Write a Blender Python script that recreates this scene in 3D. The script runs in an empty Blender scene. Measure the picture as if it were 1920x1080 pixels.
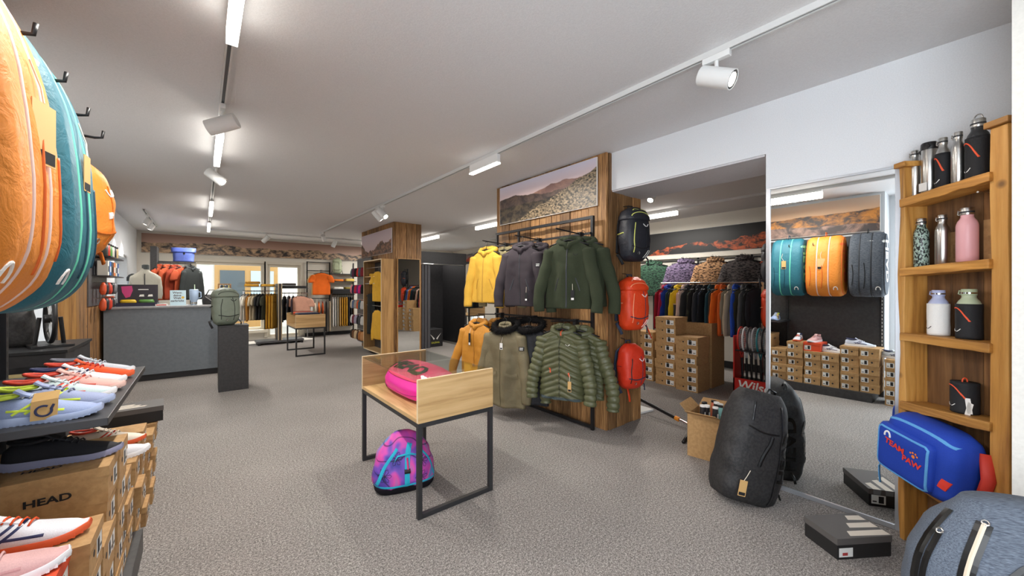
import bpy, bmesh, math, random
from mathutils import Vector, Matrix, noise
from mathutils.bvhtree import BVHTree
PI = math.pi
R_ = math.radians
scene = bpy.context.scene
COL = scene.collection

# ---------------------------------------------------------------- camera
CAM_H, F_PX, HOR = 1.45, 718.0, 539.0
YAW = R_(39.03)
SA, CA = math.sin(YAW), math.cos(YAW)
cam_d = bpy.data.cameras.new('camera')
cam_d.sensor_width = 36.0
cam_d.lens = F_PX * 36.0 / 1920.0
cam_d.shift_y = -1.0 / 1920.0
cam_d.clip_start = 0.02
cam_d.clip_end = 200
cam = bpy.data.objects.new('camera', cam_d)
COL.objects.link(cam)
cam.location = (0, 0, CAM_H)
cam.rotation_euler = (PI / 2, 0, -YAW)
scene.camera = cam

# ---------------------------------------------------------------- world, sun, window light, exposure
scene.view_settings.view_transform = 'Standard'
scene.view_settings.look = 'None'
scene.view_settings.gamma = 1.0
scene.view_settings.exposure = 0.3
scene.view_settings.use_curve_mapping = False
world = bpy.data.worlds.new('sky')
scene.world = world
world.use_nodes = True
wn = world.node_tree.nodes
wbg = wn['Background']
wbg.inputs['Color'].default_value = (0.80, 0.90, 1.0, 1)
wbg.inputs['Strength'].default_value = 1.8

def add_light(name, kind, loc, target, power, color=(1, 1, 1), **kw):
    d = bpy.data.lights.new(name, kind)
    d.energy = power
    d.color = color
    for k, v in kw.items():
        setattr(d, k, v)
    o = bpy.data.objects.new(name, d)
    COL.objects.link(o)
    o.location = loc
    v = Vector(target) - Vector(loc)
    o.rotation_euler = v.to_track_quat('-Z', 'Y').to_euler()
    return o

# sun and sky reach the room through its windows; the only helper stands in the street window on the left that the mirror shows
add_light('sun_offscreen', 'SUN', (1.8, 20, 9.5), (3.2, 16.2, 2.0), 9.0, (1.0, 0.95, 0.86), angle=R_(0.6))
add_light('window_left_offscreen', 'AREA', (-1.30, -1.05, 1.4), (5, -1.05, 1.4), 115, (0.86, 0.93, 1.0), shape='RECTANGLE', size=3.0, size_y=2.0)

# ---------------------------------------------------------------- photo pixels to places in the room
def ray(px, py):
    u = (px - 960) / F_PX
    return SA + u * CA, CA - u * SA, (HOR - py) / F_PX
def onX(px, py, X):
    dx, dy, dz = ray(px, py); t = X / dx
    return Vector((X, t * dy, CAM_H + t * dz))
def onY(px, py, Y):
    dx, dy, dz = ray(px, py); t = Y / dy
    return Vector((t * dx, Y, CAM_H + t * dz))
def onZ(px, py, Z):
    dx, dy, dz = ray(px, py); t = (Z - CAM_H) / dz
    return Vector((t * dx, t * dy, Z))

# ---------------------------------------------------------------- materials
MATS = {}
def srgb(r, g, b):
    f = lambda c: (c / 255 / 12.92) if c / 255 <= 0.04045 else ((c / 255 + 0.055) / 1.055) ** 2.4
    return (f(r), f(g), f(b), 1)
class NT:
    def __init__(s, name):
        s.m = bpy.data.materials.new(name); s.m.use_nodes = True
        s.t = s.m.node_tree; s.b = s.t.nodes['Principled BSDF']
    def n(s, kind, **kw):
        nd = s.t.nodes.new(kind)
        for k, v in kw.items():
            if k.startswith('i_'):
                nd.inputs[int(k[2:]) if k[2:].isdigit() else k[2:].replace('_', ' ')].default_value = v
            else:
                setattr(nd, k, v)
        return nd
    def l(s, a, b):
        s.t.links.new(a, b)
    def coord(s, scale=(1, 1, 1), kind='Object'):
        tc = s.n('ShaderNodeTexCoord'); mp = s.n('ShaderNodeMapping')
        mp.inputs['Scale'].default_value = scale
        s.l(tc.outputs[kind], mp.inputs['Vector'])
        return mp.outputs['Vector']
    def ramp(s, fac, stops):
        r = s.n('ShaderNodeValToRGB'); e = r.color_ramp.elements
        while len(e) < len(stops): e.new(0.5)
        for i, (p, c) in enumerate(stops):
            e[i].position = p; e[i].color = c
        s.l(fac, r.inputs['Fac'])
        return r.outputs['Color']
    def mix(s, fac, a, b):
        m = s.n('ShaderNodeMix', data_type='RGBA')
        for sock, v in ((m.inputs['Factor'], fac), (m.inputs['A'], a), (m.inputs['B'], b)):
            if isinstance(v, (float, int, tuple)): sock.default_value = v
            else: s.l(v, sock)
        return m.outputs['Result']
    def math(s, op, a, b=None, c=None, clamp=False):
        m = s.n('ShaderNodeMath', operation=op); m.use_clamp = clamp
        for i, v in enumerate((a, b, c)):
            if v is None: continue
            if isinstance(v, (float, int)): m.inputs[i].default_value = v
            else: s.l(v, m.inputs[i])
        return m.outputs[0]
    def noise(s, vec, scale, detail=3, rough=0.55, dist=0.0):
        nd = s.n('ShaderNodeTexNoise'); nd.inputs['Scale'].default_value = scale
        nd.inputs['Detail'].default_value = detail; nd.inputs['Roughness'].default_value = rough
        nd.inputs['Distortion'].default_value = dist
        s.l(vec, nd.inputs['Vector'])
        return nd.outputs['Fac']
    def bump(s, h, strength=0.3, dist=0.01):
        bn = s.n('ShaderNodeBump'); bn.inputs['Strength'].default_value = strength; bn.inputs['Distance'].default_value = dist
        s.l(h, bn.inputs['Height']); s.l(bn.outputs['Normal'], s.b.inputs['Normal'])
    def set(s, color=None, rough=None, metal=None, **kw):
        if color is not None:
            if isinstance(color, tuple): s.b.inputs['Base Color'].default_value = color
            else: s.l(color, s.b.inputs['Base Color'])
        if rough is not None: s.b.inputs['Roughness'].default_value = rough
        if metal is not None: s.b.inputs['Metallic'].default_value = metal
        return s.m

def plain(name, rgb, rough=0.5, metal=0.0):
    if name in MATS: return MATS[name]
    t = NT(name); MATS[name] = t.set(srgb(*rgb), rough, metal); return MATS[name]
def shade(c, k):
    return tuple(min(1.0, x * k) for x in c[:3]) + (1,)
def fabric(rgb, rough=0.85, var=0.25, scale=220, name=None, bump=0.25):
    key = name or 'fabric_%d_%d_%d_%d' % (*rgb, int(rough * 100))
    if key in MATS: return MATS[key]
    t = NT(key); c = srgb(*rgb); v = t.coord()
    n1 = t.noise(v, scale, 2); n2 = t.noise(v, 7, 3)
    f = t.math('ADD', t.math('MULTIPLY', n1, 0.6), t.math('MULTIPLY', n2, 0.4))
    t.bump(n1, bump, 0.002)
    MATS[key] = t.set(t.ramp(f, [(0.3, shade(c, 1 - var)), (0.7, shade(c, 1 + var))]), rough)
    t.b.inputs['Specular IOR Level'].default_value = 0.25
    return MATS[key]
def nylon(rgb, rough=0.45, name=None, crumple=0.35):
    key = name or 'nylon_%d_%d_%d' % rgb
    if key in MATS: return MATS[key]
    t = NT(key); c = srgb(*rgb); v = t.coord()
    n2 = t.noise(v, 14, 4, 0.6, 0.6); n3 = t.noise(v, 400, 1)
    t.bump(n2, crumple, 0.02)
    MATS[key] = t.set(t.ramp(n3, [(0.3, shade(c, 0.93)), (0.7, shade(c, 1.07))]), rough)
    return MATS[key]
def two_tone(key, a, b, scale, rough=0.85, lo=0.42, hi=0.58, stretch=(1, 1, 1), detail=4, bumpk=0.3):
    if key in MATS: return MATS[key]
    t = NT(key); v = t.coord(stretch); n = t.noise(v, scale, detail, 0.6)
    t.bump(n, bumpk, 0.005)
    MATS[key] = t.set(t.ramp(n, [(lo, srgb(*a)), (hi, srgb(*b))]), rough)
    return MATS[key]
def wood(key, dark, mid, light, grain=1.0, axis=2, rough=0.6, knots=True, bumpk=0.35):
    """boards with grain along one axis; every board takes its own tint and shift"""
    if key in MATS: return MATS[key]
    t = NT(key)
    sc = [14.0 * grain] * 3; sc[axis] = 0.9 * grain
    tc = t.n('ShaderNodeTexCoord'); oi = t.n('ShaderNodeObjectInfo')
    off = t.n('ShaderNodeVectorMath', operation='SCALE'); off.inputs['Scale'].default_value = 37.0
    t.l(oi.outputs['Random'], off.inputs[0])
    ad = t.n('ShaderNodeVectorMath', operation='ADD')
    t.l(tc.outputs['Object'], ad.inputs[0]); t.l(off.outputs[0], ad.inputs[1])
    mp = t.n('ShaderNodeMapping'); mp.inputs['Scale'].default_value = sc
    t.l(ad.outputs[0], mp.inputs['Vector'])
    v = mp.outputs['Vector']
    big = t.noise(v, 0.9, 2, 0.5, 0.6)
    rings = t.math('PINGPONG', t.math('MULTIPLY', big, 7.0), 1.0)
    fine = t.noise(v, 4.0, 5, 0.7)
    f = t.math('ADD', t.math('MULTIPLY', rings, 0.32), t.math('MULTIPLY', fine, 0.68))
    col = t.ramp(f, [(0.18, srgb(*dark)), (0.5, srgb(*mid)), (0.85, srgb(*light))])
    tint = t.ramp(oi.outputs['Random'], [(0.0, (0.55, 0.52, 0.50, 1)), (0.5, (0.95, 0.93, 0.9, 1)), (1.0, (1.3, 1.22, 1.1, 1))])
    mm = t.n('ShaderNodeMix', data_type='RGBA', blend_type='MULTIPLY'); mm.inputs['Factor'].default_value = 1.0
    t.l(col, mm.inputs['A']); t.l(tint, mm.inputs['B'])
    out = mm.outputs['Result']
    if knots:
        kv = t.coord((3.2, 3.2, 3.2)); vo = t.n('ShaderNodeTexVoronoi'); vo.inputs['Scale'].default_value = 1.3
        t.l(kv, vo.inputs['Vector'])
        km = t.ramp(vo.outputs['Distance'], [(0.05, (1, 1, 1, 1)), (0.11, (0, 0, 0, 1))])
        out = t.mix(t.math('MULTIPLY', km, 0.75), out, srgb(70, 42, 20))
    t.bump(f, bumpk, 0.006)
    MATS[key] = t.set(out, rough)
    return MATS[key]
def emit(name, rgb, strength):
    if name in MATS: return MATS[name]
    t = NT(name); t.set((0.9, 0.9, 0.9, 1), 0.4)
    t.b.inputs['Emission Color'].default_value = srgb(*rgb); t.b.inputs['Emission Strength'].default_value = strength
    MATS[name] = t.m; return t.m
def glass(name='glass', tint=(0.97, 0.99, 0.98, 1), mixf=0.07):
    if name in MATS: return MATS[name]
    t = NT(name); tr = t.n('ShaderNodeBsdfTransparent'); gl = t.n('ShaderNodeBsdfGlossy'); lw = t.n('ShaderNodeLayerWeight')
    tr.inputs['Color'].default_value = tint; gl.inputs['Roughness'].default_value = 0.02; fac = t.math('ADD', t.math('MULTIPLY', t.math('POWER', lw.outputs['Facing'], 4.0), 0.5), 0.03)
    mx = t.n('ShaderNodeMixShader'); t.l(fac, mx.inputs[0]); t.l(tr.outputs[0], mx.inputs[1]); t.l(gl.outputs[0], mx.inputs[2])
    out = t.t.nodes['Material Output']; t.l(mx.outputs[0], out.inputs['Surface'])
    t.t.nodes.remove(t.b); MATS[name] = t.m; return t.m
def mountains(key, W, H, sky_top, sky_low, layers, rough=0.45):
    """printed landscape: layers = (base, amp, freq, seed, dark, light, slope, patch_scale), back to front, in fractions of the height"""
    if key in MATS: return MATS[key]
    t = NT(key); tc = t.n('ShaderNodeTexCoord'); sp = t.n('ShaderNodeSeparateXYZ'); t.l(tc.outputs['Object'], sp.inputs[0])
    x = t.math('DIVIDE', sp.outputs['X'], W); z = t.math('DIVIDE', sp.outputs['Z'], H)
    col = t.ramp(z, [(0.25, srgb(*sky_low)), (0.95, srgb(*sky_top))])
    for base, amp, freq, seed, dark, light, slope, ps in layers:
        cb = t.n('ShaderNodeCombineXYZ'); t.l(t.math('MULTIPLY', x, freq), cb.inputs['X']); cb.inputs['Y'].default_value = seed
        n = t.noise(cb.outputs[0], 1.0, 6, 0.55)
        h = t.math('ADD', t.math('ADD', t.math('MULTIPLY', t.math('SUBTRACT', n, 0.5), amp * 2), base), t.math('MULTIPLY', t.math('SUBTRACT', x, 0.5), slope))
        mask = t.math('MULTIPLY', t.math('SUBTRACT', h, z), 60.0, clamp=True)
        mp = t.n('ShaderNodeMapping'); mp.inputs['Scale'].default_value = (ps, ps, ps * 1.6); mp.inputs['Location'].default_value = (seed, 0, seed)
        mp.inputs['Rotation'].default_value = (0, 0.6, 0)
        t.l(tc.outputs['Object'], mp.inputs['Vector'])
        pn = t.noise(mp.outputs['Vector'], 3.0, 8, 0.65, 0.5)
        rc = t.ramp(pn, [(0.42, srgb(*dark)), (0.6, srgb(*light))])
        col = t.mix(mask, col, rc)
    MATS[key] = t.set(col, rough); return MATS[key]

# common
M_WHITE = plain('white_powder_coat', (232, 232, 230), 0.35)
M_BLACKM = plain('black_metal', (34, 34, 36), 0.45, 0.3)
M_DARKM = plain('anthracite_metal', (58, 58, 60), 0.45, 0.4)
M_STEEL = plain('brushed_steel', (190, 188, 184), 0.28, 1.0)
M_CHROME = plain('chrome', (215, 215, 218), 0.12, 1.0)
M_MIRROR = plain('mirror_silver', (238, 242, 242), 0.01, 1.0)
M_BLK = plain('black_plastic', (22, 22, 24), 0.4)
M_PAPER = plain('white_paper', (238, 236, 232), 0.7)
M_TAG = plain('kraft_tag', (205, 165, 105), 0.8)
M_STRING = plain('pale_string', (225, 215, 195), 0.8)
M_INK = plain('black_ink', (20, 20, 22), 0.7)
M_GLASS = glass()

def carpet():
    t = NT('loop_carpet'); v = t.coord()
    n1 = t.noise(v, 150, 3, 0.7); n2 = t.noise(v, 75, 2, 0.6); n3 = t.noise(v, 0.8, 3)
    f = t.math('ADD', t.math('ADD', t.math('MULTIPLY', n1, 0.55), t.math('MULTIPLY', n2, 0.35)), t.math('MULTIPLY', n3, 0.1))
    col = t.ramp(f, [(0.37, srgb(84, 80, 78)), (0.5, srgb(136, 130, 126)), (0.63, srgb(190, 183, 177))])
    t.bump(n1, 0.6, 0.006)
    return t.set(col, 0.95)
def plaster(name, rgb, bumpk=0.15, scale=160):
    t = NT(name); v = t.coord(); n = t.noise(v, scale, 3)
    t.bump(n, bumpk, 0.004); c = srgb(*rgb)
    return t.set(t.ramp(n, [(0.3, shade(c, 0.95)), (0.7, shade(c, 1.03))]), 0.9)
M_CARPET = carpet()
M_CEIL = plaster('ceiling_plaster', (224, 223, 224), 0.25, 120)
M_WALL = plaster('white_wall_plaster', (226, 228, 231), 0.1)
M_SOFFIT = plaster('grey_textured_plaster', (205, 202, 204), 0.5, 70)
M_CREAM = plaster('cream_wall_paint', (222, 216, 204), 0.1)
M_PANEL = two_tone('anthracite_laminate', (52, 51, 52), (60, 59, 60), 30, 0.45, bumpk=0.02)
M_TAUPE = two_tone('taupe_laminate', (92, 84, 76), (100, 92, 84), 30, 0.45, bumpk=0.02)
M_COUNTER = two_tone('blue_grey_laminate', (116, 124, 132), (122, 130, 138), 20, 0.4, bumpk=0.02)
M_OLDWOOD = wood('reclaimed_spruce', (84, 58, 34), (150, 110, 68), (190, 150, 102), 2.2, 2)
M_BEAM = wood('oiled_old_beam', (132, 84, 34), (190, 136, 64), (214, 164, 92), 0.8, 2, 0.55)
M_BEAMX = wood('oiled_old_beam_across', (132, 84, 34), (190, 136, 64), (214, 164, 92), 0.8, 0, 0.55)
M_BACKW = wood('dark_weathered_board', (70, 44, 22), (112, 78, 44), (140, 102, 62), 0.9, 2, 0.7)
M_OAK = wood('pale_oak_veneer', (172, 136, 88), (205, 170, 120), (222, 190, 142), 0.7, 0, 0.5, False, 0.05)
M_OAKY = wood('pale_oak_veneer_lengthwise', (172, 136, 88), (205, 170, 120), (222, 190, 142), 0.7, 1, 0.5, False, 0.05)
M_OAKZ = wood('oak_veneer_upright', (150, 112, 66), (184, 144, 92), (205, 166, 112), 0.7, 2, 0.5, False, 0.05)
M_OAKEDGE = plain('oak_edge_band', (226, 205, 168), 0.5)
M_KRAFT = two_tone('brown_kraft_board', (170, 132, 86), (182, 144, 96), 40, 0.8, bumpk=0.05)
M_KRAFTD = two_tone('darker_kraft_board', (150, 114, 72), (162, 126, 82), 40, 0.8, bumpk=0.05)

# ---------------------------------------------------------------- mesh building
class MB:
    def __init__(s):
        s.v = []; s.f = []; s.mi = []; s.cur = 0
    def add(s, vs, fs):
        o = len(s.v); s.v += [Vector(p) for p in vs]
        for f in fs:
            s.f.append(tuple(i + o for i in f)); s.mi.append(s.cur)
        return s
    def box(s, x0, x1, y0, y1, z0, z1):
        return s.add([(x0, y0, z0), (x1, y0, z0), (x1, y1, z0), (x0, y1, z0), (x0, y0, z1), (x1, y0, z1), (x1, y1, z1), (x0, y1, z1)],
                     [(0, 3, 2, 1), (4, 5, 6, 7), (0, 1, 5, 4), (1, 2, 6, 5), (2, 3, 7, 6), (3, 0, 4, 7)])
    def rings(s, rings, caps=(True, True), closed=False):
        n = len(rings[0]); o = len(s.v)
        for r in rings: s.v += [Vector(p) for p in r]
        m = len(rings)
        for i in range(m if closed else m - 1):
            a = o + i * n; b = o + ((i + 1) % m) * n
            for j in range(n):
                k = (j + 1) % n
                s.f.append((a + j, a + k, b + k, b + j)); s.mi.append(s.cur)
        if not closed:
            if caps[0]: s.f.append(tuple(o + j for j in reversed(range(n)))); s.mi.append(s.cur)
            if caps[1]: s.f.append(tuple(o + (m - 1) * n + j for j in range(n))); s.mi.append(s.cur)
        return s
    def tube(s, pts, r, n=8, closed=False, flat=1.0, caps=(True, True), up=(0, 0, 1)):
        pts = [Vector(p) for p in pts]; m = len(pts); rs = r if isinstance(r, (list, tuple)) else [r] * m
        out = []; prev = None
        for i, p in enumerate(pts):
            a = pts[(i - 1) % m] if (i > 0 or closed) else p
            b = pts[(i + 1) % m] if (i < m - 1 or closed) else p
            t = (b - a).normalized()
            if prev is None:
                u = Vector(up)
                if abs(t.dot(u)) > 0.95: u = Vector((0, 1, 0)) if abs(t.y) < 0.9 else Vector((1, 0, 0))
                s1 = t.cross(u).normalized()
            else:
                s1 = prev - t * prev.dot(t)
                s1 = s1.normalized() if s1.length > 1e-6 else t.orthogonal().normalized()
            prev = s1; s2 = s1.cross(t)
            out.append([p + (s1 * math.cos(2 * PI * j / n) + s2 * math.sin(2 * PI * j / n) * flat) * rs[i] for j in range(n)])
        return s.rings(out, caps, closed)
    def bar(s, a, b, w, h=None):
        """square bar from a to b"""
        h = h or w; a = Vector(a); b = Vector(b); t = (b - a).normalized()
        u = Vector((0, 0, 1)) if abs(t.z) < 0.9 else Vector((0, 1, 0))
        s1 = t.cross(u).normalized() * w / 2; s2 = s1.cross(t).normalized() * h / 2
        return s.rings([[p + s1 + s2, p - s1 + s2, p - s1 - s2, p + s1 - s2] for p in (a, b)])
    def lathe(s, prof, n=24, c=(0, 0, 0)):
        c = Vector(c)
        return s.rings([[c + Vector((r * math.cos(2 * PI * j / n), r * math.sin(2 * PI * j / n), z)) for j in range(n)] for r, z in prof])
    def prism(s, poly, axis, d0, d1):
        """poly of 2-D points pushed along an axis; axis 'x': (y,z), 'y': (x,z), 'z': (x,y)"""
        def P(p, d):
            return {'x': (d, p[0], p[1]), 'y': (p[0], d, p[1]), 'z': (p[0], p[1], d)}[axis]
        return s.rings([[P(p, d0) for p in poly], [P(p, d1) for p in poly]])
    def moved(s, M):
        s.v = [M @ p for p in s.v]; return s
    def join(s, other, M=None):
        o = len(s.v); s.v += [(M @ p if M else p.copy()) for p in other.v]
        s.f += [tuple(i + o for i in f) for f in other.f]; s.mi += [m + s.cur for m in other.mi]
        return s
    def bvh(s):
        return BVHTree.FromPolygons(s.v, s.f)
    def mesh(s, name, mats, smooth=False):
        me = bpy.data.meshes.new(name)
        me.from_pydata([tuple(p) for p in s.v], [], s.f)
        bm = bmesh.new(); bm.from_mesh(me)
        bmesh.ops.recalc_face_normals(bm, faces=bm.faces); bm.to_mesh(me); bm.free()
        for m in (mats if isinstance(mats, (list, tuple)) else [mats]): me.materials.append(m)
        if any(s.mi): me.polygons.foreach_set('material_index', s.mi)
        if smooth is not False:
            me.polygons.foreach_set('use_smooth', [True] * len(me.polygons))
            if smooth is not True:
                me.set_sharp_from_angle(angle=R_(smooth))
        me.update()
        return me
    def build(s, name, mats, parent=None, smooth=False, loc=(0, 0, 0), rot=(0, 0, 0), bevel=0):
        return link(name, s.mesh(name, mats, smooth), parent, loc, rot, bevel)

def link(name, me, parent=None, loc=(0, 0, 0), rot=(0, 0, 0), bevel=0):
    o = bpy.data.objects.new(name, me); COL.objects.link(o)
    o.location = loc; o.rotation_euler = rot
    if parent is not None: o.parent = parent
    if bevel:
        b = o.modifiers.new('bevel', 'BEVEL'); b.width = bevel; b.segments = 2; b.limit_method = 'ANGLE'
    return o
def thing(name, label, cat, loc=(0, 0, 0), rz=0.0, group=None, rot=None):
    o = bpy.data.objects.new(name, None); COL.objects.link(o); o.empty_display_size = 0.1
    o.location = loc; o.rotation_euler = rot if rot else (0, 0, rz)
    return tag(o, label, cat, group)
def tag(o, label, cat, group=None):
    o['label'] = label; o['category'] = cat
    if group: o['group'] = group
    return o
def struct(o, label=None):
    o['kind'] = 'structure'
    if label: o['label'] = label
    return o
def bx(x0, x1, y0, y1, z0, z1):
    return MB().box(x0, x1, y0, y1, z0, z1)
def copy_tree(o, parent=None):
    c = o.copy(); COL.objects.link(c); c.parent = parent
    for ch in list(o.children): copy_tree(ch, c)
    return c
def obmat(o, m, slot=0):
    o.material_slots[slot].link = 'OBJECT'; o.material_slots[slot].material = m
    return o

# ---------------------------------------------------------------- print and trim laid on curved surfaces
class Face:
    """a flat drawing frame in a thing's own space; drawings are dropped along D onto the surface"""
    def __init__(s, bvh, org, R, U):
        s.bvh = bvh; s.o = Vector(org); s.R = Vector(R).normalized(); s.U = Vector(U).normalized(); s.D = s.U.cross(s.R).normalized()
    def at(s, a, b, lift):
        p = s.o + s.R * a + s.U * b - s.D * 1.5
        h = s.bvh.ray_cast(p, s.D, 4.0)
        q = h[0] if h[0] is not None else (s.o + s.R * a + s.U * b)
        return q - s.D * lift
def ribbon(face, pts, w, lift=0.002, step=0.012, mb=None, thick=None):
    """a raised band along a polyline of (a, b) points"""
    mb = mb or MB(); P = []
    if 2 < len(pts) < 9 and pts[0] != pts[-1]:
        for _ in range(2):
            q = [pts[0]]
            for (a0, b0), (a1, b1) in zip(pts, pts[1:]): q += [(a0 * .75 + a1 * .25, b0 * .75 + b1 * .25), (a0 * .25 + a1 * .75, b0 * .25 + b1 * .75)]
            pts = q + [pts[-1]]
    for (a0, b0), (a1, b1) in zip(pts, pts[1:]):
        n = max(1, int(math.hypot(a1 - a0, b1 - b0) / step))
        P += [(a0 + (a1 - a0) * k / n, b0 + (b1 - b0) * k / n) for k in range(n)]
    P.append(pts[-1]); L = []; th = thick if thick is not None else lift
    for i, (a, b) in enumerate(P):
        a0, b0 = P[max(0, i - 1)]; a1, b1 = P[min(len(P) - 1, i + 1)]
        dx, dy = a1 - a0, b1 - b0; d = math.hypot(dx, dy) or 1; nx, ny = -dy / d * w / 2, dx / d * w / 2
        L.append((face.at(a + nx, b + ny, lift), face.at(a, b, lift + th * 0.5), face.at(a - nx, b - ny, lift)))
    back = [[p + face.D * (lift + 0.003) for p in r] for r in L]
    mb.rings([[r[0], r[1], r[2], q[2], q[0]] for r, q in zip(L, back)])
    return mb
def arc(cx, cy, rx, ry, a0, a1, n=12):
    return [(cx + rx * math.cos(R_(a0 + (a1 - a0) * k / n)), cy + ry * math.sin(R_(a0 + (a1 - a0) * k / n))) for k in range(n + 1)]
FONTS = {}
def text_flat(body, bold=0.0, cuts=0.0):
    key = (body, bold, cuts)
    if key in FONTS: return FONTS[key]
    cu = bpy.data.curves.new('t', 'FONT'); cu.body = body; cu.size = 1.0; cu.align_x = 'CENTER'; cu.align_y = 'CENTER'
    cu.offset = bold; cu.resolution_u = 3; cu.fill_mode = 'FRONT'; cu.space_line = 0.9
    o = bpy.data.objects.new('t', cu); COL.objects.link(o)
    dg = bpy.context.evaluated_depsgraph_get(); dg.update()
    me = bpy.data.meshes.new_from_object(o.evaluated_get(dg))
    bpy.data.objects.remove(o); bpy.data.curves.remove(cu)
    bm = bmesh.new(); bm.from_mesh(me); bmesh.ops.triangulate(bm, faces=bm.faces)
    if cuts:
        for _ in range(4):
            es = [e for e in bm.edges if e.calc_length() > cuts]
            if not es: break
            bmesh.ops.subdivide_edges(bm, edges=es, cuts=1)
            bmesh.ops.triangulate(bm, faces=bm.faces)
    vs = [(v.co.x, v.co.y) for v in bm.verts]; bm.verts.index_update()
    fs = [tuple(v.index for v in f.verts) for f in bm.faces]; bm.free(); bpy.data.meshes.remove(me)
    FONTS[key] = (vs, fs); return FONTS[key]
def text_on(face, body, a, b, size, turn=0.0, sx=1.0, lift=0.0025, bold=0.02, cuts=0.12, slant=0.0, mb=None):
    vs, fs = text_flat(body, bold, cuts); c, s_ = math.cos(turn), math.sin(turn); mb = mb or MB(); out = []
    for x, y in vs:
        x = x * sx * size + y * slant * size; y = y * size
        out.append(face.at(a + x * c - y * s_, b + x * s_ + y * c, lift))
    return mb.add(out, fs)
def text_plane(body, size, M, sx=1.0, bold=0.02, slant=0.0):
    """flat lettering: local x right, y up, z out, put in place by a matrix"""
    vs, fs = text_flat(body, bold)
    return MB().add([M @ Vector((x * sx * size + y * slant * size, y * size, 0)) for x, y in vs], fs)
def frame_mat(org, R, U):
    R = Vector(R).normalized(); U = Vector(U).normalized(); N = R.cross(U)
    return Matrix(((R.x, U.x, N.x, org[0]), (R.y, U.y, N.y, org[1]), (R.z, U.z, N.z, org[2]), (0, 0, 0, 1)))
def sell(n, rx, ry, e=2.5, ph=0.0):
    out = []
    for j in range(n):
        a = 2 * PI * j / n + ph; c, s = math.cos(a), math.sin(a)
        out.append((rx * math.copysign(abs(c) ** (2 / e), c), ry * math.copysign(abs(s) ** (2 / e), s)))
    return out
def lerp_tab(tab, t):
    for (t0, *a), (t1, *b) in zip(tab, tab[1:]):
        if t <= t1:
            k = (t - t0) / (t1 - t0) if t1 > t0 else 0; k = max(0.0, min(1.0, k))
            return [x + (y - x) * k for x, y in zip(a, b)]
    return list(tab[-1][1:])
def smooth_tab(tab, t):
    """like lerp_tab with eased joints"""
    e = 0.04; a = lerp_tab(tab, max(tab[0][0], t - e)); b = lerp_tab(tab, t); c = lerp_tab(tab, min(tab[-1][0], t + e))
    return [(x + 2 * y + z) / 4 for x, y, z in zip(a, b, c)]
def bag_body(tab, rows=28, n=36, wr=0.006, seed=0.0, z0=0.0, z1=1.0):
    """tab rows: (t, half_width_x, half_depth_y, shift_x, shift_y, exponent) from bottom t=0 to top t=1"""
    rg = []
    for i in range(rows + 1):
        t = i / rows; w, d, sx, sy, e = smooth_tab(tab, t); z = z0 + (z1 - z0) * t; r = []
        for j, (x, y) in enumerate(sell(n, w, d, e)):
            k = 1 + wr / max(0.03, w) * noise.noise(Vector((x * 9 + seed, y * 9, z * 11)))
            r.append((x * k + sx, y * k + sy, z))
        rg.append(r)
    return MB().rings(rg)
# ================================================================ room shell
CEIL = 2.82
XL, XR, YF, YB = -1.2, 7.4, 12.7, -2.9
struct(bx(XL - .3, XR + .3, YB - .3, YF + .3, -0.12, 0).build('floor', M_CARPET), 'grey speckled loop carpet floor')
struct(bx(XL - .3, XR + .3, YB - .3, YF + .3, CEIL, CEIL + .15).build('ceiling', M_CEIL), 'white painted ceiling')
# right-hand wall with the passage into the second room (beam above it)
w = MB().box(3.25, 3.8, YB, 1.02, 0, CEIL).box(3.25, 3.8, 1.02, 2.45, 2.44, CEIL)
struct(w.build('wall_right', M_WALL), 'white wall with the mirror and the beam over the passage')
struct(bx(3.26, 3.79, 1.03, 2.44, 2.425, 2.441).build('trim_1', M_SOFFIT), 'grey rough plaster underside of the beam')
w = MB().prism([(2.62, -0.072), (3.25, -0.62), (3.25, YB), (2.62, YB)], 'z', 0, CEIL)
struct(w.build('wall_corner', plaster('stub_plaster', (222, 219, 212), .3, 60)), 'off-white wall stub beside the wooden shelf')
# wall behind the viewpoint
def wall_with_holes(name, mat, plane, d0, d1, a0, a1, holes, z1=CEIL, label=None):
    """wall along x ('y' plane) or along y ('x' plane) with rectangular holes (a0, a1, z0, z1)"""
    m = MB(); xs = sorted(holes)
    def put(p, q, z0, z1_):
        if q - p < 1e-4 or z1_ - z0 < 1e-4: return
        if plane == 'y': m.box(p, q, d0, d1, z0, z1_)
        else: m.box(d0, d1, p, q, z0, z1_)
    cur = a0
    for (p, q, z0, zt) in xs:
        put(cur, p, 0, z1); put(p, q, 0, z0); put(p, q, zt, z1); cur = q
    put(cur, a1, 0, z1)
    return struct(m.build(name, mat), label)
wall_with_holes('wall_front', M_WALL, 'y', YB - .2, YB, XL, XR, [], label='white wall behind the viewpoint')
FARH = [(-0.17, 1.36, 0.28, 2.12), (1.44, 2.27, 0.05, 2.10)]
wall_with_holes('wall_far', M_CREAM, 'y', YF, YF + .22, XL, XR, FARH, label='cream end wall with windows')
LEFTH = [(-2.6, 0.78, 0.3, 2.5), (4.3, 6.1, 0.9, 2.3), (9.7, 11.2, 0.85, 2.05)]
wall_with_holes('wall_left', M_WALL, 'x', XL - .3, XL, YB, YF, LEFTH, label='white left wall with deep window recesses')
struct(bx(XL, -0.80, 0.86, 3.12, 0, CEIL).build('wall_shelving', M_WALL), 'white wall pier behind the shoe shelving')
wall_with_holes('wall_second_room', M_CREAM, 'x', XR, XR + .25, YB, YF, [(10.6, 11.6, 0.05, 2.15)], label='cream side wall of the second room')

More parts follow.
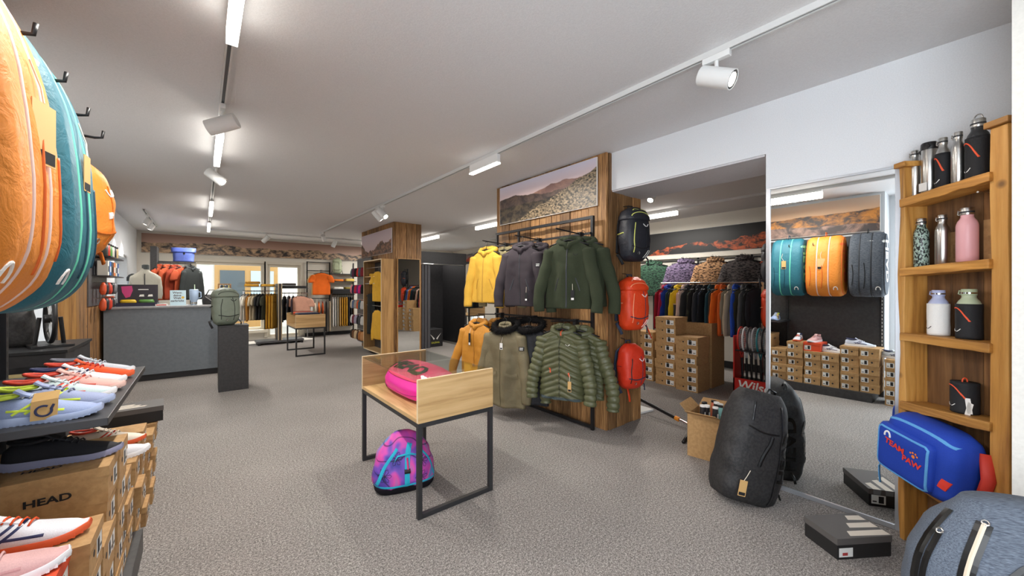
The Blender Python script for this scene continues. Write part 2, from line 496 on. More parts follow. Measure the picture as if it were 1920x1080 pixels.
def window(n, plane, d, a0, a1, z0, z1, mullions=(), fw=0.06, col=M_WHITE, label=''):
    o = bpy.data.objects.new('window_%d' % n, None); COL.objects.link(o); struct(o, label)
    m = MB()
    def b(p, q, za, zb):
        if plane == 'y': m.box(p, q, d - .035, d + .035, za, zb)
        else: m.box(d - .035, d + .035, p, q, za, zb)
    b(a0, a0 + fw, z0, z1); b(a1 - fw, a1, z0, z1); b(a0 + fw, a1 - fw, z0, z0 + fw); b(a0 + fw, a1 - fw, z1 - fw, z1)
    for x in mullions: b(x - fw / 2, x + fw / 2, z0 + fw, z1 - fw)
    m.build('window_frame', col, o, bevel=0.006)
    edges = [a0 + fw] + [e for x in mullions for e in (x - fw / 2, x + fw / 2)] + [a1 - fw]
    for p, q in zip(edges[::2], edges[1::2]):
        g = bx(p, q, d - .004, d + .004, z0 + fw, z1 - fw) if plane == 'y' else bx(d - .004, d + .004, p, q, z0 + fw, z1 - fw)
        g.build('pane', M_GLASS, o)
    return o
M_FRAMEB = plain('beige_window_paint', (214, 206, 190), 0.5)
window(1, 'y', YF + .08, -0.17, 1.36, 0.28, 2.12, (), 0.07, M_FRAMEB, 'large window with beige frame in the end wall')
window(2, 'y', YF + .08, 1.44, 2.27, 0.05, 2.10, (), 0.07, M_FRAMEB, 'glazed door with beige frame in the end wall')
window(3, 'x', XL - .2, 4.3, 6.1, 0.9, 2.3, (5.2,), 0.06, M_WHITE, 'white window beside the wooden post')
window(4, 'x', XL - .2, 9.7, 11.2, 0.85, 2.05, (10.45,), 0.06, M_WHITE, 'white window in the deep recess by the end wall')
window(5, 'x', XL - .15, -2.6, 0.78, 0.3, 2.5, (-0.9,), 0.07, M_WHITE, 'shop window beside the shoe shelving')
window(6, 'x', XR + .1, 10.6, 11.6, 0.05, 2.15, (11.1,), 0.07, M_WHITE, 'white window in the second room')
# casing round the end wall windows
c = MB()
for p, q, z0, z1 in FARH:
    c.box(p - .08, p, YF - .03, YF, z0, z1 + .08).box(q, q + .08 if q > 2 else q + .04, YF - .03, YF, z0, z1 + .08).box(p, q, YF - .03, YF, z1, z1 + .08)
struct(c.build('trim_2', M_FRAMEB, bevel=0.004), 'beige casing round the end wall windows')
struct(bx(-0.25, 1.44, YF - .12, YF, 0.20, 0.28).build('trim_3', M_FRAMEB, bevel=0.005), 'beige window sill')

# ================================================================ plank-clad pillars
rnd = random.Random(4)
def clad_pillar(name, x0, x1, y0, y1, label, pw=0.135):
    o = bpy.data.objects.new(name, None); COL.objects.link(o); struct(o, label)
    bx(x0 + .03, x1, y0 + .03, y1, 0, CEIL).build('core', M_OLDWOOD, o)
    def planks(a0, a1, put):
        a = a0
        while a < a1 - .01:
            w_ = pw * rnd.uniform(0.7, 1.25); b = min(a1, a + w_)
            if a1 - b < 0.05: b = a1
            put(a + .0025, b - .0025, rnd.uniform(-.008, .006)); a = b
    planks(y0, y1, lambda p, q, d: link('plank', bx(-.012, .0185, 0, q - p, 0, CEIL - .004).mesh('plank', M_OLDWOOD), o, (x0 + .012 + d, p, 0.002), bevel=0.003))
    planks(x0 + .031, x1, lambda p, q, d: link('plank', bx(0, q - p, -.012, .0185, 0, CEIL - .004).mesh('plank', M_OLDWOOD), o, (p, y0 + .012 + d, 0.002), bevel=0.003))
    return o
clad_pillar('wall_pillar_front', 3.18, 3.78, 2.40, 4.26, 'pillar clad in upright reclaimed wood planks, hung with jackets')
clad_pillar('wall_pillar_back', 3.10, 3.72, 7.72, 9.75, 'wood-clad pillar with the oak cabinet and narrow mirror')

def poster(name, label, mat, W, H, org, R, th=0.015, edge=M_PAPER, group=None):
    """flat print, lower left corner org, R to the right"""
    o = thing(name, label, 'banner' if W > 2.6 else 'poster', org, math.atan2(R[1], R[0]))
    bx(0, W, 0, th, 0, H).build('backing', edge, o)
    MB().add([(0.004, -.001, 0.004), (W - .004, -.001, 0.004), (W - .004, -.001, H - .004), (0.004, -.001, H - .004)], [(0, 1, 2, 3)]).build('print', mat, o)
    return o
# pillar posters face -x : right direction is -y
a = onX(938, 424.5, 3.16); b = onX(1120, 390, 3.16)
poster('landscape_poster', 'framed mountain view print with grassy ridge and summit cross above the jackets',
       mountains('print_ridge_lake', a.y - b.y, .52, (214, 210, 226), (236, 190, 164),
                 [(.62, .22, 2.2, 3.1, (128, 98, 92), (178, 138, 120), .1, 1.0), (.56, .2, 2.6, 8.4, (62, 54, 54), (104, 86, 76), -.25, 2.0),
                  (.42, .12, 3.5, 5.0, (44, 40, 40), (96, 84, 66), .0, 3.0), (.30, .10, 5.0, 1.7, (38, 36, 28), (168, 146, 116), .95, 9.0)]),
       a.y - b.y, .50, (3.152, a.y, a.z + .01), (0, -1, 0))
a = onX(673.5, 476, 3.08); b = onX(739, 465, 3.08)
poster('peak_poster', 'mountain peak print with clouds at the top of the far pillar',
       mountains('print_peak', 1.9, .55, (214, 198, 206), (200, 178, 178), [(.42, .75, 2.6, 12.3, (60, 44, 38), (150, 108, 80), .0, 3.0)]),
       1.92, .52, (3.075, 9.70, 2.18), (0, -1, 0))
a = onY(261, 470, 12.66); b = onY(261, 434, 12.66)
poster('panorama_banner', 'long panorama banner of bare mountains under a dusky pink sky on the end wall',
       mountains('print_panorama', 5.4, .50, (150, 116, 100), (196, 160, 142), [(.50, .42, 5.0, 2.2, (54, 46, 44), (196, 162, 128), -.1, 2.2)]),
       5.3, .47, (-1.12, 12.66, 2.29), (1, 0, 0))
poster('sunset_banner', 'banner of sunlit mountains above the tennis bags',
       mountains('print_sunset', 3.0, .50, (214, 190, 170), (240, 176, 110),
                 [(.62, .22, 3.0, 6.2, (70, 58, 54), (214, 140, 60), .0, 2.2), (.34, .16, 3.0, 9.9, (74, 62, 60), (176, 140, 124), .2, 1.4)]),
       2.2, .50, (-0.755, 0.90, 2.28), (0, 1, 0))
poster('black_banner', 'black banner with glowing orange rock ridge in the second room',
       mountains('print_orange_rock', 3.4, .46, (20, 20, 22), (20, 20, 22), [(.30, 1.1, 2.0, 4.4, (30, 20, 18), (200, 92, 44), .5, 3.0), (.10, 1.3, 2.6, 2.4, (20, 20, 22), (26, 24, 24), .3, 3.0)]),
       3.6, .46, (7.36, 5.30, 2.11), (0, -1, 0))
poster('red_peak_banner', 'small banner of red rock peaks above the far window',
       mountains('print_red_peak', 1.8, .4, (120, 116, 120), (150, 128, 124), [(.55, .6, 4.0, 7.7, (120, 30, 20), (224, 92, 60), .0, 4.0), (.25, .1, 4.0, 3.3, (30, 32, 40), (50, 54, 66), .0, 3.0)]),
       1.75, .36, (7.37, 12.5, 2.28), (0, -1, 0))
b_ = bx(7.30, 7.40, 1.2, 5.6, 2.02, 2.10).build('trim_4', M_CREAM); struct(b_, 'pale ledge under the black banner')

# ================================================================ ceiling lights
M_LED = emit('led_diffuser', (255, 250, 240), 5.0)
M_LENS = emit('spot_lens', (255, 246, 230), 14.0)
M_TRACK = plain('white_track', (214, 214, 212), 0.35)
M_TRACKIN = plain('track_groove', (96, 98, 100), 0.5)
def track(label, a, b, group='ceiling light tracks'):
    a = Vector(a); b = Vector(b); d = (b - a); L = d.length
    o = thing('light_track', label, 'light track', a, math.atan2(d.y, d.x), group)
    MB().box(0, L, -.018, -.009, -.034, 0).box(0, L, .009, .018, -.034, 0).box(0, L, -.009, .009, -.008, 0).build('rail', M_TRACK, o)
    bx(0.01, L - .01, -.0085, .0085, -.026, -.0085).build('groove', M_TRACKIN, o)
    return o
def linear(label, a, b, power, drop=0.10, w=0.045, group='linear ceiling lights'):
    a = Vector(a); b = Vector(b); d = b - a; L = d.length
    o = thing('linear_light', label, 'ceiling light', (a.x, a.y, CEIL - .033), math.atan2(d.y, d.x), group)
    bx(0, L, -w / 2, w / 2, -drop + .012, -.002).build('housing', M_WHITE, o, bevel=0.003)
    bx(-.002, L + .002, -w / 2 - .002, w / 2 + .002, -drop, (-drop + .0125) if power < 30 else -.03).build('diffuser', M_LED, o)
    mid = (a + b) / 2
    l = add_light('linear_light_lamp', 'AREA', (mid.x, mid.y, CEIL - .033 - drop - .01), (mid.x, mid.y, 0), power, (1.0, 0.96, 0.90), shape='RECTANGLE', size=L, size_y=w)
    l.rotation_euler = (0, 0, math.atan2(d.y, d.x))
    return o
def spot(label, x, y, aim, power, r=0.05, L=0.17, group='track spotlights', cone=70):
    """cylinder head on a stem; aim = horizontal heading (deg from +x) and tilt below level"""
    hd, tilt = R_(aim[0]), R_(aim[1])
    o = thing('track_spotlight', label, 'spotlight', (x, y, CEIL - .033), 0, group)
    MB().box(-.075, .075, -.017, .017, -.035, 0).build('adapter', M_WHITE, o, rot=(0, 0, PI / 2), bevel=0.003)
    D = Vector((math.cos(hd) * math.cos(tilt), math.sin(hd) * math.cos(tilt), -math.sin(tilt)))
    C = Vector((0, 0, -.13))
    MB().tube([(0, 0, -.03), (0, 0, -.12)], 0.011, 8).build('stem', M_WHITE, o)
    q = D.to_track_quat('Z', 'Y').to_matrix().to_4x4(); T = Matrix.Translation(C) @ q
    MB().lathe([(r * .93, -L * .5), (r, -L * .48), (r, L * .5), (r * .9, L * .5), (r * .86, L * .44)], 28).moved(T).build('head', M_WHITE, o, smooth=35)
    MB().lathe([(r * .9, L * .475), (r * .9, L * .49), (r * .74, L * .492), (r * .74, L * .475)], 24).moved(T).build('trim_ring', M_DARKM, o, smooth=35)
    MB().lathe([(r * .74, L * .47), (r * .6, L * .483), (0.001, L * .487)], 24).moved(T).build('lens', M_LENS if power else M_TRACK, o, smooth=35)
    if not power: return o
    p = Vector((x, y, CEIL - .033)) + C + D * (L * .5 + .012)
    add_light('spotlight_lamp', 'SPOT', p, p + D, power, (1.0, 0.93, 0.84), spot_size=R_(cone), spot_blend=0.7, shadow_soft_size=0.035)
    return o
track('white ceiling light track running over the shoe shelf towards the end wall', (0.12, 0.3, CEIL), (0.12, 11.3, CEIL))
track('white ceiling light track running past the clad pillars', (2.3, -1.2, CEIL), (2.3, 10.4, CEIL))
track('white ceiling light track across the far end of the shop', (0.12, 11.33, CEIL), (5.2, 11.33, CEIL))
track('short light track by the left window recess', (-0.78, 9.2, CEIL), (-0.78, 11.6, CEIL))
track('white light track over the second room wall', (6.3, -1.0, CEIL), (6.3, 9.5, CEIL))
track('white light track along the passage side of the second room', (4.6, 0.5, CEIL), (4.6, 11.0, CEIL))
LG = 36
linear('long bright linear light over the shoe shelf', (0.12, 1.35), (0.12, 2.42), 31)
linear('linear light between the two spotlights of the left track', (0.12, 3.95), (0.12, 4.95), LG)
linear('linear light above the counter corner', (0.12, 7.4), (0.12, 8.5), LG)
linear('linear light by the end of the left track', (0.12, 9.9), (0.12, 10.9), LG)
linear('unlit-looking linear light ahead of the front pillar', (2.3, 3.05), (2.3, 3.55), 25)
linear('linear light on the cross track near the pillar', (3.6, 11.33), (4.9, 11.33), LG)
linear('linear light over the far end of the second room', (4.6, 8.6), (4.6, 9.9), LG)
linear('linear light behind the front pillar', (4.6, 5.6), (4.6, 6.9), LG)
linear('linear light over the second room clothes rack', (6.3, 3.3), (6.3, 4.6), LG)
spot('white spotlight on the track beside the beam, pointing at the shelf wall', 2.3, 0.97, (-84, 27), 22, 0.055, 0.19)
spot('upper white spotlight on the left track, turned to the bags', 0.12, 3.55, (154, 22), 45, 0.055, 0.2)
spot('lower white spotlight on the left track, seen from behind', 0.12, 5.3, (-16, 38), 45, 0.05, 0.19)
spot('pair spotlight turned to the front pillar, lit lens showing', 2.3, 6.2, (-65, 40), 60, 0.055, 0.19)
spot('pair spotlight turned to the far pillar', 2.3, 6.42, (-16, 50), 60, 0.055, 0.19)
spot('white spotlight on the cross track over the end window', 1.25, 11.33, (150, 45), 40, 0.055, 0.19)
spot('white spotlight on the cross track over the orange shirt', 2.85, 11.33, (140, 65), 40, 0.055, 0.19)
spot('small spotlight by the end of the right track', 2.3, 10.1, (60, 45), 0, 0.05, 0.16)
spot('lit spotlight in the second room seen through the passage', 4.6, 2.75, (186, 52), 60, 0.055, 0.19)
for y in (9.7, 10.5):
    spot('small downlight washing the left window wall, ' + ('nearer the counter' if y < 10 else 'nearer the end wall'), -0.78, y, (180, 62), 30, 0.045, 0.12, group='downlights at the left window', cone=55)
# ================================================================ wall mirror
o = thing('leaning_mirror', 'tall frameless-looking mirror with thin silver frame leaning on the white wall', 'mirror', (3.235, 0.31, 0.0), 0, rot=(0, R_(0.35), 0))
m = MB().box(-.012, .012, 0, .028, 0, 2.18).box(-.012, .012, .677, .705, 0, 2.18).box(-.012, .012, .028, .677, 0, .03).box(-.012, .012, .028, .677, 2.165, 2.18)
m.build('frame', plain('silver_frame', (196, 200, 206), 0.3, 0.7), o, bevel=0.002)
bx(-.006, .006, .028, .677, .03, 2.165).build('mirror_glass', M_MIRROR, o)
# narrow mirror on the far pillar
o = thing('pillar_mirror', 'narrow full-length mirror on the far clad pillar', 'mirror', (3.16, 7.685, 0.06))
MB().box(0, .012, -.012, .012, 0, 2.0).box(.498, .51, -.012, .012, 0, 2.0).box(.012, .498, -.012, .012, 0, .012).box(.012, .498, -.012, .012, 1.988, 2.0).build('frame', M_OAKZ, o)
bx(.012, .498, -.006, .006, .012, 1.988).build('mirror_glass', M_MIRROR, o)

# ================================================================ rustic corner shelf with bottles
SR = Vector((2.80, -0.077, 0)); SANG = math.atan2(.731, .682)
SD = Vector((math.cos(SANG), math.sin(SANG), 0)); SN = Vector((-SD.y, SD.x, 0))
def shelf_s(px, y=0.0):
    dx, dy, _ = ray(px, 500); o_ = SR + SN * y
    return (o_.x * dy - o_.y * dx) / (SD.y * dx - SD.x * dy)
shelf = thing('wooden_shelf', 'tall rustic shelf of old beams with drink bottles, standing across the corner', 'shelf', SR, SANG)
def wobbly(x0, x1, y0, y1, z0, z1, ax, amp, seed, n=14):
    """old beam with an uneven edge; ax = length axis"""
    m = MB(); rg = []
    for i in range(n + 1):
        t = i / n; q = lambda k: amp * noise.noise(Vector((t * 5 + seed, k * 3.7, seed)))
        if ax == 2:
            z = z0 + (z1 - z0) * t; rg.append([(x0 + q(1), y0, z), (x1 + q(2), y0, z), (x1 + q(2), y1 + q(3), z), (x0 + q(1), y1 + q(4), z)])
        else:
            x = x0 + (x1 - x0) * t; a = z0[0] + (z0[1] - z0[0]) * t; rg.append([(x, y0, a - z1), (x, y1 + q(3) * .5, a - z1 + q(4)), (x, y1 + q(2) * .5, a + q(1) * .4), (x, y0, a)])
    return m.rings(rg)
wobbly(0, .072, -.125, .012, 0, 2.185, 2, .006, 1.0).build('post', M_BEAM, shelf, bevel=0.004)
wobbly(.486, .522, -.125, .012, 0, 2.14, 2, .012, 2.0).build('post', M_BEAM, shelf, bevel=0.004)
bx(-.012, .084, -.13, .03, 2.185, 2.215).build('cap', M_BEAMX, shelf, bevel=0.004)
bx(.470, .536, -.13, .03, 2.14, 2.17).build('cap', M_BEAMX, shelf, bevel=0.004)
for x0, x1 in ((.073, .208), (.21, .352), (.354, .485)):
    bx(x0, x1, -.125, -.107, 0.0, 1.95).build('back_board', M_BACKW, shelf, bevel=0.002)
SHELVES = [(1.985, 1.956), (1.583, 1.56), (1.191, 1.191), (.828, .799), (.34, .41)]
for k, hh in enumerate(SHELVES):
    wobbly(.06, .50, -.106, .03, hh, .045, 0, .008, 3.0 + k).build('shelf_board', M_BEAMX, shelf, bevel=0.004)
def shelf_h(k, s): return SHELVES[k][0] + (SHELVES[k][1] - SHELVES[k][0]) * (s - .06) / .44
def depth(p): return p.x * SA + p.y * CA
M_CAPB = M_STEEL
def bottle(k, px0, px1, ytop, label, mat, shape='bottle', sleeve=None, ring=True, capmat=None, y=-.052, handle=None):
    s = shelf_s((px0 + px1) / 2, y); z0 = shelf_h(k, s) + .003; p = SR + SD * s + SN * y
    u = ((px0 + px1) / 2 - 960) / F_PX; rng = depth(p) * math.sqrt(1 + u * u)
    r = (px1 - px0) / F_PX / (1 + u * u) * rng / 2
    H = CAM_H + (HOR - ytop) / F_PX * depth(p) - z0
    capmat = capmat or M_STEEL
    o = thing('drink_bottle' if shape != 'pouch' else 'bottle_sleeve', label, 'bottle' if shape != 'pouch' else 'bottle sleeve', (p.x, p.y, z0), SANG + PI, 'bottles on the rustic shelf')
    if shape == 'bottle':
        rb = r * (.93 if sleeve else 1)
        MB().lathe([(rb * .9, 0), (rb, .006), (rb, H * .66), (rb * .97, H * .70), (rb * .85, H * .755), (rb * .66, H * .80), (rb * .58, H * .83), (rb * .58, H * .875)], 32).build('body', mat, o, smooth=40)
        MB().lathe([(rb * .62, H * .87), (rb * .64, H * .88), (rb * .64, H * .99), (rb * .6, H), (0.001, H)], 28).build('cap', capmat, o, smooth=40)
        MB().lathe([(rb * .655, H * .905), (rb * .655, H * .935)], 28).build('cap_band', M_CHROME if capmat is not M_STEEL else M_DARKM, o, smooth=40)
        if handle == 'loop':
            MB().tube([(rb * .5 * math.cos(a), 0, H + rb * .62 * math.sin(a)) for a in [PI * t / 10 for t in range(11)]], .003, 6).build('carry_loop', M_STEEL, o, smooth=True)
        else:
            MB().tube([(-rb * .5, -.004, H * .93), (-rb * .95, -.004, H * .97), (-rb * 1.02, -.004, H * .90), (-rb * .8, -.004, H * .885)], .0035, 6).build('carry_loop', capmat, o, smooth=True)
    elif shape == 'tumbler':
        MB().lathe([(r * .9, 0), (r, .006), (r, H * .86), (r * .95, H * .88)], 32).build('body', mat, o, smooth=40)
        MB().lathe([(r * 1.03, H * .86), (r * 1.05, H * .9), (r * 1.02, H * .98), (r * .9, H), (.001, H)], 28).build('lid', M_BLK, o, smooth=40)
        MB().bar((-r * .8, -r * .75, H * .82), (r * .8, -r * .8, H * .94), .006, .022).build('strap', M_BLK, o)
        bx(-.022, .022, -r - .0015, -r - .0003, .02, .065).build('sticker', M_PAPER, o)
    if sleeve or shape == 'pouch':
        top = H * .70 if shape == 'bottle' else H; sm = sleeve or mat; n = 40; rg = []
        for t in range(13):
            z = top * t / 12; rg.append([(r * (1 + .035 * noise.noise(Vector((j * .9, z * 30, r * 100)))) * math.cos(2 * PI * j / n), r * (1 + .035 * noise.noise(Vector((j * .9, z * 30, r * 100)))) * math.sin(2 * PI * j / n), z) for j in range(n)])
        sl = MB().rings(rg, caps=(True, True)); so = sl.build('sleeve', sm, o, smooth=True)
        fc = Face(sl.bvh(), (0, 0, 0), (1, 0, 0), (0, 0, 1))
        if ring:
            ribbon(fc, [(-r * .8, top * .86), (-r * .3, top * .90), (r * .2, top * .8), (r * .75, top * .5)], .005, .002).build('cord', plain('orange_cord', (232, 84, 44), .6), so)
        lg = MB()
        for q in (-1, 1):
            ribbon(fc, [(q * .004 - r * .35, top * .2), (q * .012 - r * .35, top * .22), (q * .022 - r * .35, top * .28)], .003, .0012, .004, lg)
        lg.build('logo_print', M_INK if sleeve and sleeve.name.startswith('white') else M_PAPER, so)
    return o
M_BLKF = fabric((38, 38, 40), .7, .2, 260, 'black_sleeve_fabric'); M_WHF = fabric((226, 224, 220), .8, .06, 260, 'white_sleeve_fabric')
M_SPECK = two_tone('speckled_sage_enamel', (28, 34, 34), (150, 172, 160), 95, .35, .47, .50, (1.3, 1.3, .8), 1, 0)
bottle(0, 1703, 1727, 283, 'slim brushed steel bottle at the end of the top shelf', M_STEEL)
bottle(0, 1726, 1759, 268, 'steel tumbler with black strap lid and white sticker on the top shelf', M_STEEL, 'tumbler', y=-.06)
bottle(0, 1752, 1784, 259, 'dark bottle with orange cord sleeve and steel cap, left of the tall steel bottle', M_STEEL, sleeve=M_BLKF)
bottle(0, 1782, 1811, 248, 'tall plain steel bottle on the top shelf', M_STEEL, y=-.045)
bottle(0, 1808, 1860, 224, 'large black bottle with wire loop and orange cord sleeve', plain('matt_black_enamel', (40, 40, 42), .4), sleeve=M_BLKF, handle='loop', y=-.06)
bottle(1, 1712, 1743, 410, 'speckled sage green bottle with steel cap', M_SPECK)
bottle(1, 1752, 1782, 403, 'plain steel bottle between the speckled and the pink bottle', M_STEEL)
bottle(1, 1791, 1836, 390, 'pale pink bottle with steel cap', plain('pink_enamel', (224, 166, 170), .4))
bottle(2, 1737, 1782, 544, 'lilac bottle in a white fabric sleeve', plain('lilac_enamel', (172, 178, 208), .4), sleeve=M_WHF, ring=False, capmat=plain('lilac_cap', (166, 172, 206), .45))
bottle(2, 1790, 1844, 542, 'sage bottle in a black sleeve with orange cord', plain('sage_enamel', (176, 186, 156), .4), sleeve=M_BLKF, capmat=plain('sage_cap', (168, 180, 148), .45))
p_ = bottle(3, 1780, 1838, 716, 'empty black bottle sleeve with orange cord and white tags', M_BLKF, 'pouch')
MB().tube([(0, .012 * math.cos(a) , .155 + .018 * math.sin(a)) for a in [2 * PI * t / 12 for t in range(12)]], .003, 6, closed=True).build('cord_loop', plain('orange_cord', (232, 84, 44), .6), p_)
for k, (a, b) in enumerate(((-.045, .02), (-.058, .012))):
    bx(-a - .012, -a + .012, -.0365, -.035, 0.0, .075).build('care_tag', M_PAPER, p_, rot=(0, R_(14 - 22 * k), 0))
for (s0, s1, z, hh, lb) in ((.085, .20, 1, .20, 'flat brown carton behind the pink bottle'), (.26, .36, 1, .17, 'flat brown carton behind the steel bottle')):
    c = thing('flat_carton', lb, 'carton', SR + SD * s0 + SN * -.104 + Vector((0, 0, shelf_h(z, s0) + .002)), SANG)
    bx(0, s1 - s0, 0, .006, 0, hh).build('board', M_KRAFT, c); bx(.02, s1 - s0 - .02, .0061, .0068, .03, hh * .6).build('print', M_KRAFTD, c)
tag(MB().tube([(2.84, .02, 1.90), (2.90, -.015, 1.905)], .004, 6).build('metal_pin', M_STEEL), 'thin steel pin sticking out under the top shelf board', 'pin')

# ================================================================ oak display tables
def display_table(label, x, y, W=.575, L=1.075):
    o = thing('display_table', label, 'table', (x, y, 0)); T = .03
    f = MB()
    for yy in (T / 2, L - T / 2):
        f.bar((T / 2, yy, 0), (T / 2, yy, .60), T).bar((W - T / 2, yy, 0), (W - T / 2, yy, .60), T).bar((T, yy, T / 2), (W - T, yy, T / 2), T).bar((T, yy, .60 - T / 2), (W - T, yy, .60 - T / 2), T)
    for xx in (T / 2, W - T / 2):
        f.bar((xx, T, .60 - T / 2), (xx, L - T, .60 - T / 2), T)
    f.build('metal_frame', M_DARKM, o, bevel=0.002)
    bx(0, W, .022, L - .022, .60, .625).build('base_board', M_OAKY, o)
    for yy in (0, L - .022):
        pn = bx(0, W, yy, yy + .022, .60, .872).build('end_panel', M_OAK, o)
        MB().box(0, W, yy + .002, yy + .02, .872, .8735).box(-.0015, 0, yy + .002, yy + .02, .602, .872).build('edge_band', M_OAKEDGE, pn)
    bx(0.004, W - .004, .022, L - .022, .858, .866).build('glass_top', glass('table_glass', (.93, .97, .95, 1)), o)
    return o
display_table('oak and steel display table with the pink bag under its glass top', 1.045, 2.215)
display_table('oak and steel display table with folded clothes standing near the end windows', 1.52, 9.03)

# ================================================================ sales counter
ct = thing('sales_counter', 'blue-grey sales counter with dark kick board', 'counter', (-1.12, 8.15, 0))
bx(0, 1.41, 0.0, .62, .10, 1.125).build('front_panel', M_COUNTER, ct)
bx(0.02, 1.39, .05, .6, 0, .10).build('kick_board', M_DARKM, ct)
bx(-.02, 1.43, -.02, .66, 1.125, 1.155).build('counter_top', two_tone('pale_grey_laminate', (150, 152, 154), (158, 160, 162), 20, .4, bumpk=.02), ct, bevel=.003)
st = thing('plinth_stand', 'black box stand carrying the grey-green trekking backpack', 'stand', (.18, 6.65, 0))
bx(0, .345, 0, .345, 0, .90).build('box', M_PANEL, st, bevel=.003); bx(-.004, .349, -.004, .349, .90, .915).build('top_board', M_DARKM, st)

# ================================================================ shoe shelving on the left
M_GREYP = two_tone('grey_laminate', (88, 88, 90), (94, 94, 96), 20, .45, bumpk=.02)
sv = thing('shoe_shelving', 'grey wall shelving with hook rail and long shoe shelf', 'shelving', (-.80, .88, 0))
for y0, y1 in ((.02, 1.10), (1.12, 2.20)):
    bx(0, .022, y0, y1, .12, 2.24).build('back_panel', M_PANEL, sv)
for yy in (0.0, 1.10, 2.20):
    up = bx(0, .045, yy - .015, yy + .015, 0, 2.26).build('upright', M_DARKM, sv)
    sl = MB()
    for k in range(44): sl.box(.0451, .0458, yy - .004, yy + .004, .10 + k * .05, .13 + k * .05)
    sl.build('slot_row', M_PAPER if yy == 0 else M_BLK, up)['kind'] = 'stuff'
bx(.022, .55, .03, 2.04, 0, .12).build('plinth', M_PANEL, sv, bevel=.003)
bx(.022, .545, 1.06, 2.20, .965, .992).build('shoe_shelf', M_DARKM, sv, bevel=.002)
bx(.022, .06, .0, 2.2, 2.08, 2.12).build('hook_rail', M_DARKM, sv)
for yy in (1.55, 1.84, 2.15, 2.43):
    y_ = yy - .88
    MB().tube([(.04, y_, 2.105), (.44, y_, 2.10), (.462, y_, 2.105), (.466, y_, 2.135)], .0055, 8).build('hook', M_BLK, sv, smooth=True)

# ---------------------------------------------------------------- shoe boxes
def box_meshes(Lx, Wy, H, body, lid, key):
    b = bx(0, Lx, 0, Wy, 0, H - .03).mesh('body', body); l_ = MB().box(-.003, Lx + .003, -.003, Wy + .003, H - .034, H).mesh('lid', lid)
    return b, l_
M_LABEL = plain('box_label', (226, 226, 222), .7)
BM = {}
def shoe_box(label, loc, rz, style='kraft', dims=(.33, .188, .116), group='shoe boxes under the shoe shelf', open_lid=False):
    key = (style, dims)
    if key not in BM:
        Lx, Wy, H = dims
        body, lid = {'kraft': (M_KRAFT, M_KRAFT), 'kraftd': (M_KRAFTD, M_KRAFT), 'orange': (plain('orange_red_board', (216, 74, 36), .6), plain('orange_red_board', (216, 74, 36), .6)),
                     'black': (plain('black_board', (26, 25, 25), .6), plain('charcoal_board', (86, 82, 80), .6))}[style]
        b, l_ = box_meshes(Lx, Wy, H, body, lid, key)
        # sticker on the end that faces +x, with a dark line drawing block and a thumb hole
        st_ = MB().box(Lx, Lx + .0008, Wy * .55, Wy * .93, H * .14, H * .66).mesh('sticker', M_LABEL)
        pr = MB().box(Lx + .0008, Lx + .0013, Wy * .60, Wy * .74, H * .2, H * .6).box(Lx + .0008, Lx + .0013, Wy * .79, Wy * .9, H * .25, H * .32).mesh('sticker_print', M_INK)
        th = MB().prism([(Wy * .35 + .011 * math.cos(a), H * .45 + .011 * math.sin(a)) for a in [2 * PI * k / 10 for k in range(10)]], 'x', Lx, Lx + .0006).mesh('thumb_hole', M_INK)
        BM[key] = (b, l_, st_, pr, th)
    b, l_, st_, pr, th = BM[key]
    o = thing('shoe_box', label, 'shoe box', loc, rz, group)
    link('body', b, o); link('lid', l_, o); s_ = link('sticker', st_, o); link('sticker_print', pr, s_)
    if style.startswith('kraft'): link('thumb_hole', th, o)
    return o
def box_text(o, txt, size, at, R, U, mat=M_INK, sx=1.25, bold=.03):
    return text_plane(txt, size, frame_mat(at, R, U), sx, bold).build('print', mat, o)
rb = random.Random(11)
UPS = ('lowest', 'second up', 'third up', 'fourth up', 'fifth up', 'sixth up', 'seventh up', 'eighth up')
HX = -.27
for (yc, z0, n, st_, lb) in ((.70, 0, 5, 'kraft', 'brown shoe box in the floor stack beside the shop window'), (.94, .12, 5, 'kraft', 'brown shoe box in the first stack on the plinth end'),
        (1.14, .12, 5, 'kraft', 'brown shoe box in the plinth stack under the pale running shoe'), (1.34, .12, 4, 'kraft', 'brown shoe box in the stack carrying the white shoe with navy marks'),
        (1.54, .12, 4, 'kraft', 'brown shoe box under the orange shoe box'), (1.745, .12, 5, 'kraft', 'brown shoe box in the stack carrying the white and orange shoe'),
        (1.945, .12, 4, 'kraft', 'brown shoe box in the low stack before the lettered boxes'),
        (2.54, .12, 5, 'kraftd', 'brown shoe box in the stack behind the ones with black lettering'), (2.75, .12, 4, 'kraft', 'brown shoe box with blue print in the last plinth stack'),
        (3.03, 0, 5, 'kraft', 'brown shoe box in the floor stack under the cream and coral shoe'), (3.30, 0, 5, 'kraftd', 'brown shoe box in the floor stack beyond the plinth'),
        (3.60, 0, 4, 'kraft', 'brown shoe box in the short floor stack past the shelf'), (3.88, 0, 4, 'kraft', 'brown shoe box in the floor stack under the black striped box')):
    z = z0
    for k in range(n):
        o = shoe_box(lb + ', ' + UPS[k], (HX - .33 + rb.uniform(-.02, .015), yc - .094, z + .0005), rb.uniform(-.008, .008), st_)
        if yc in (2.75, 3.03) :
            pr = MB().prism([(-.07 + .05 * math.cos(a) + .30, .058 + .05 * math.sin(a)) for a in [PI * t / 8 for t in range(9)]], 'y', -.0008, -.0004); pr.build('blue_print', plain('navy_print', (40, 48, 96), .6), o)
        z += .116
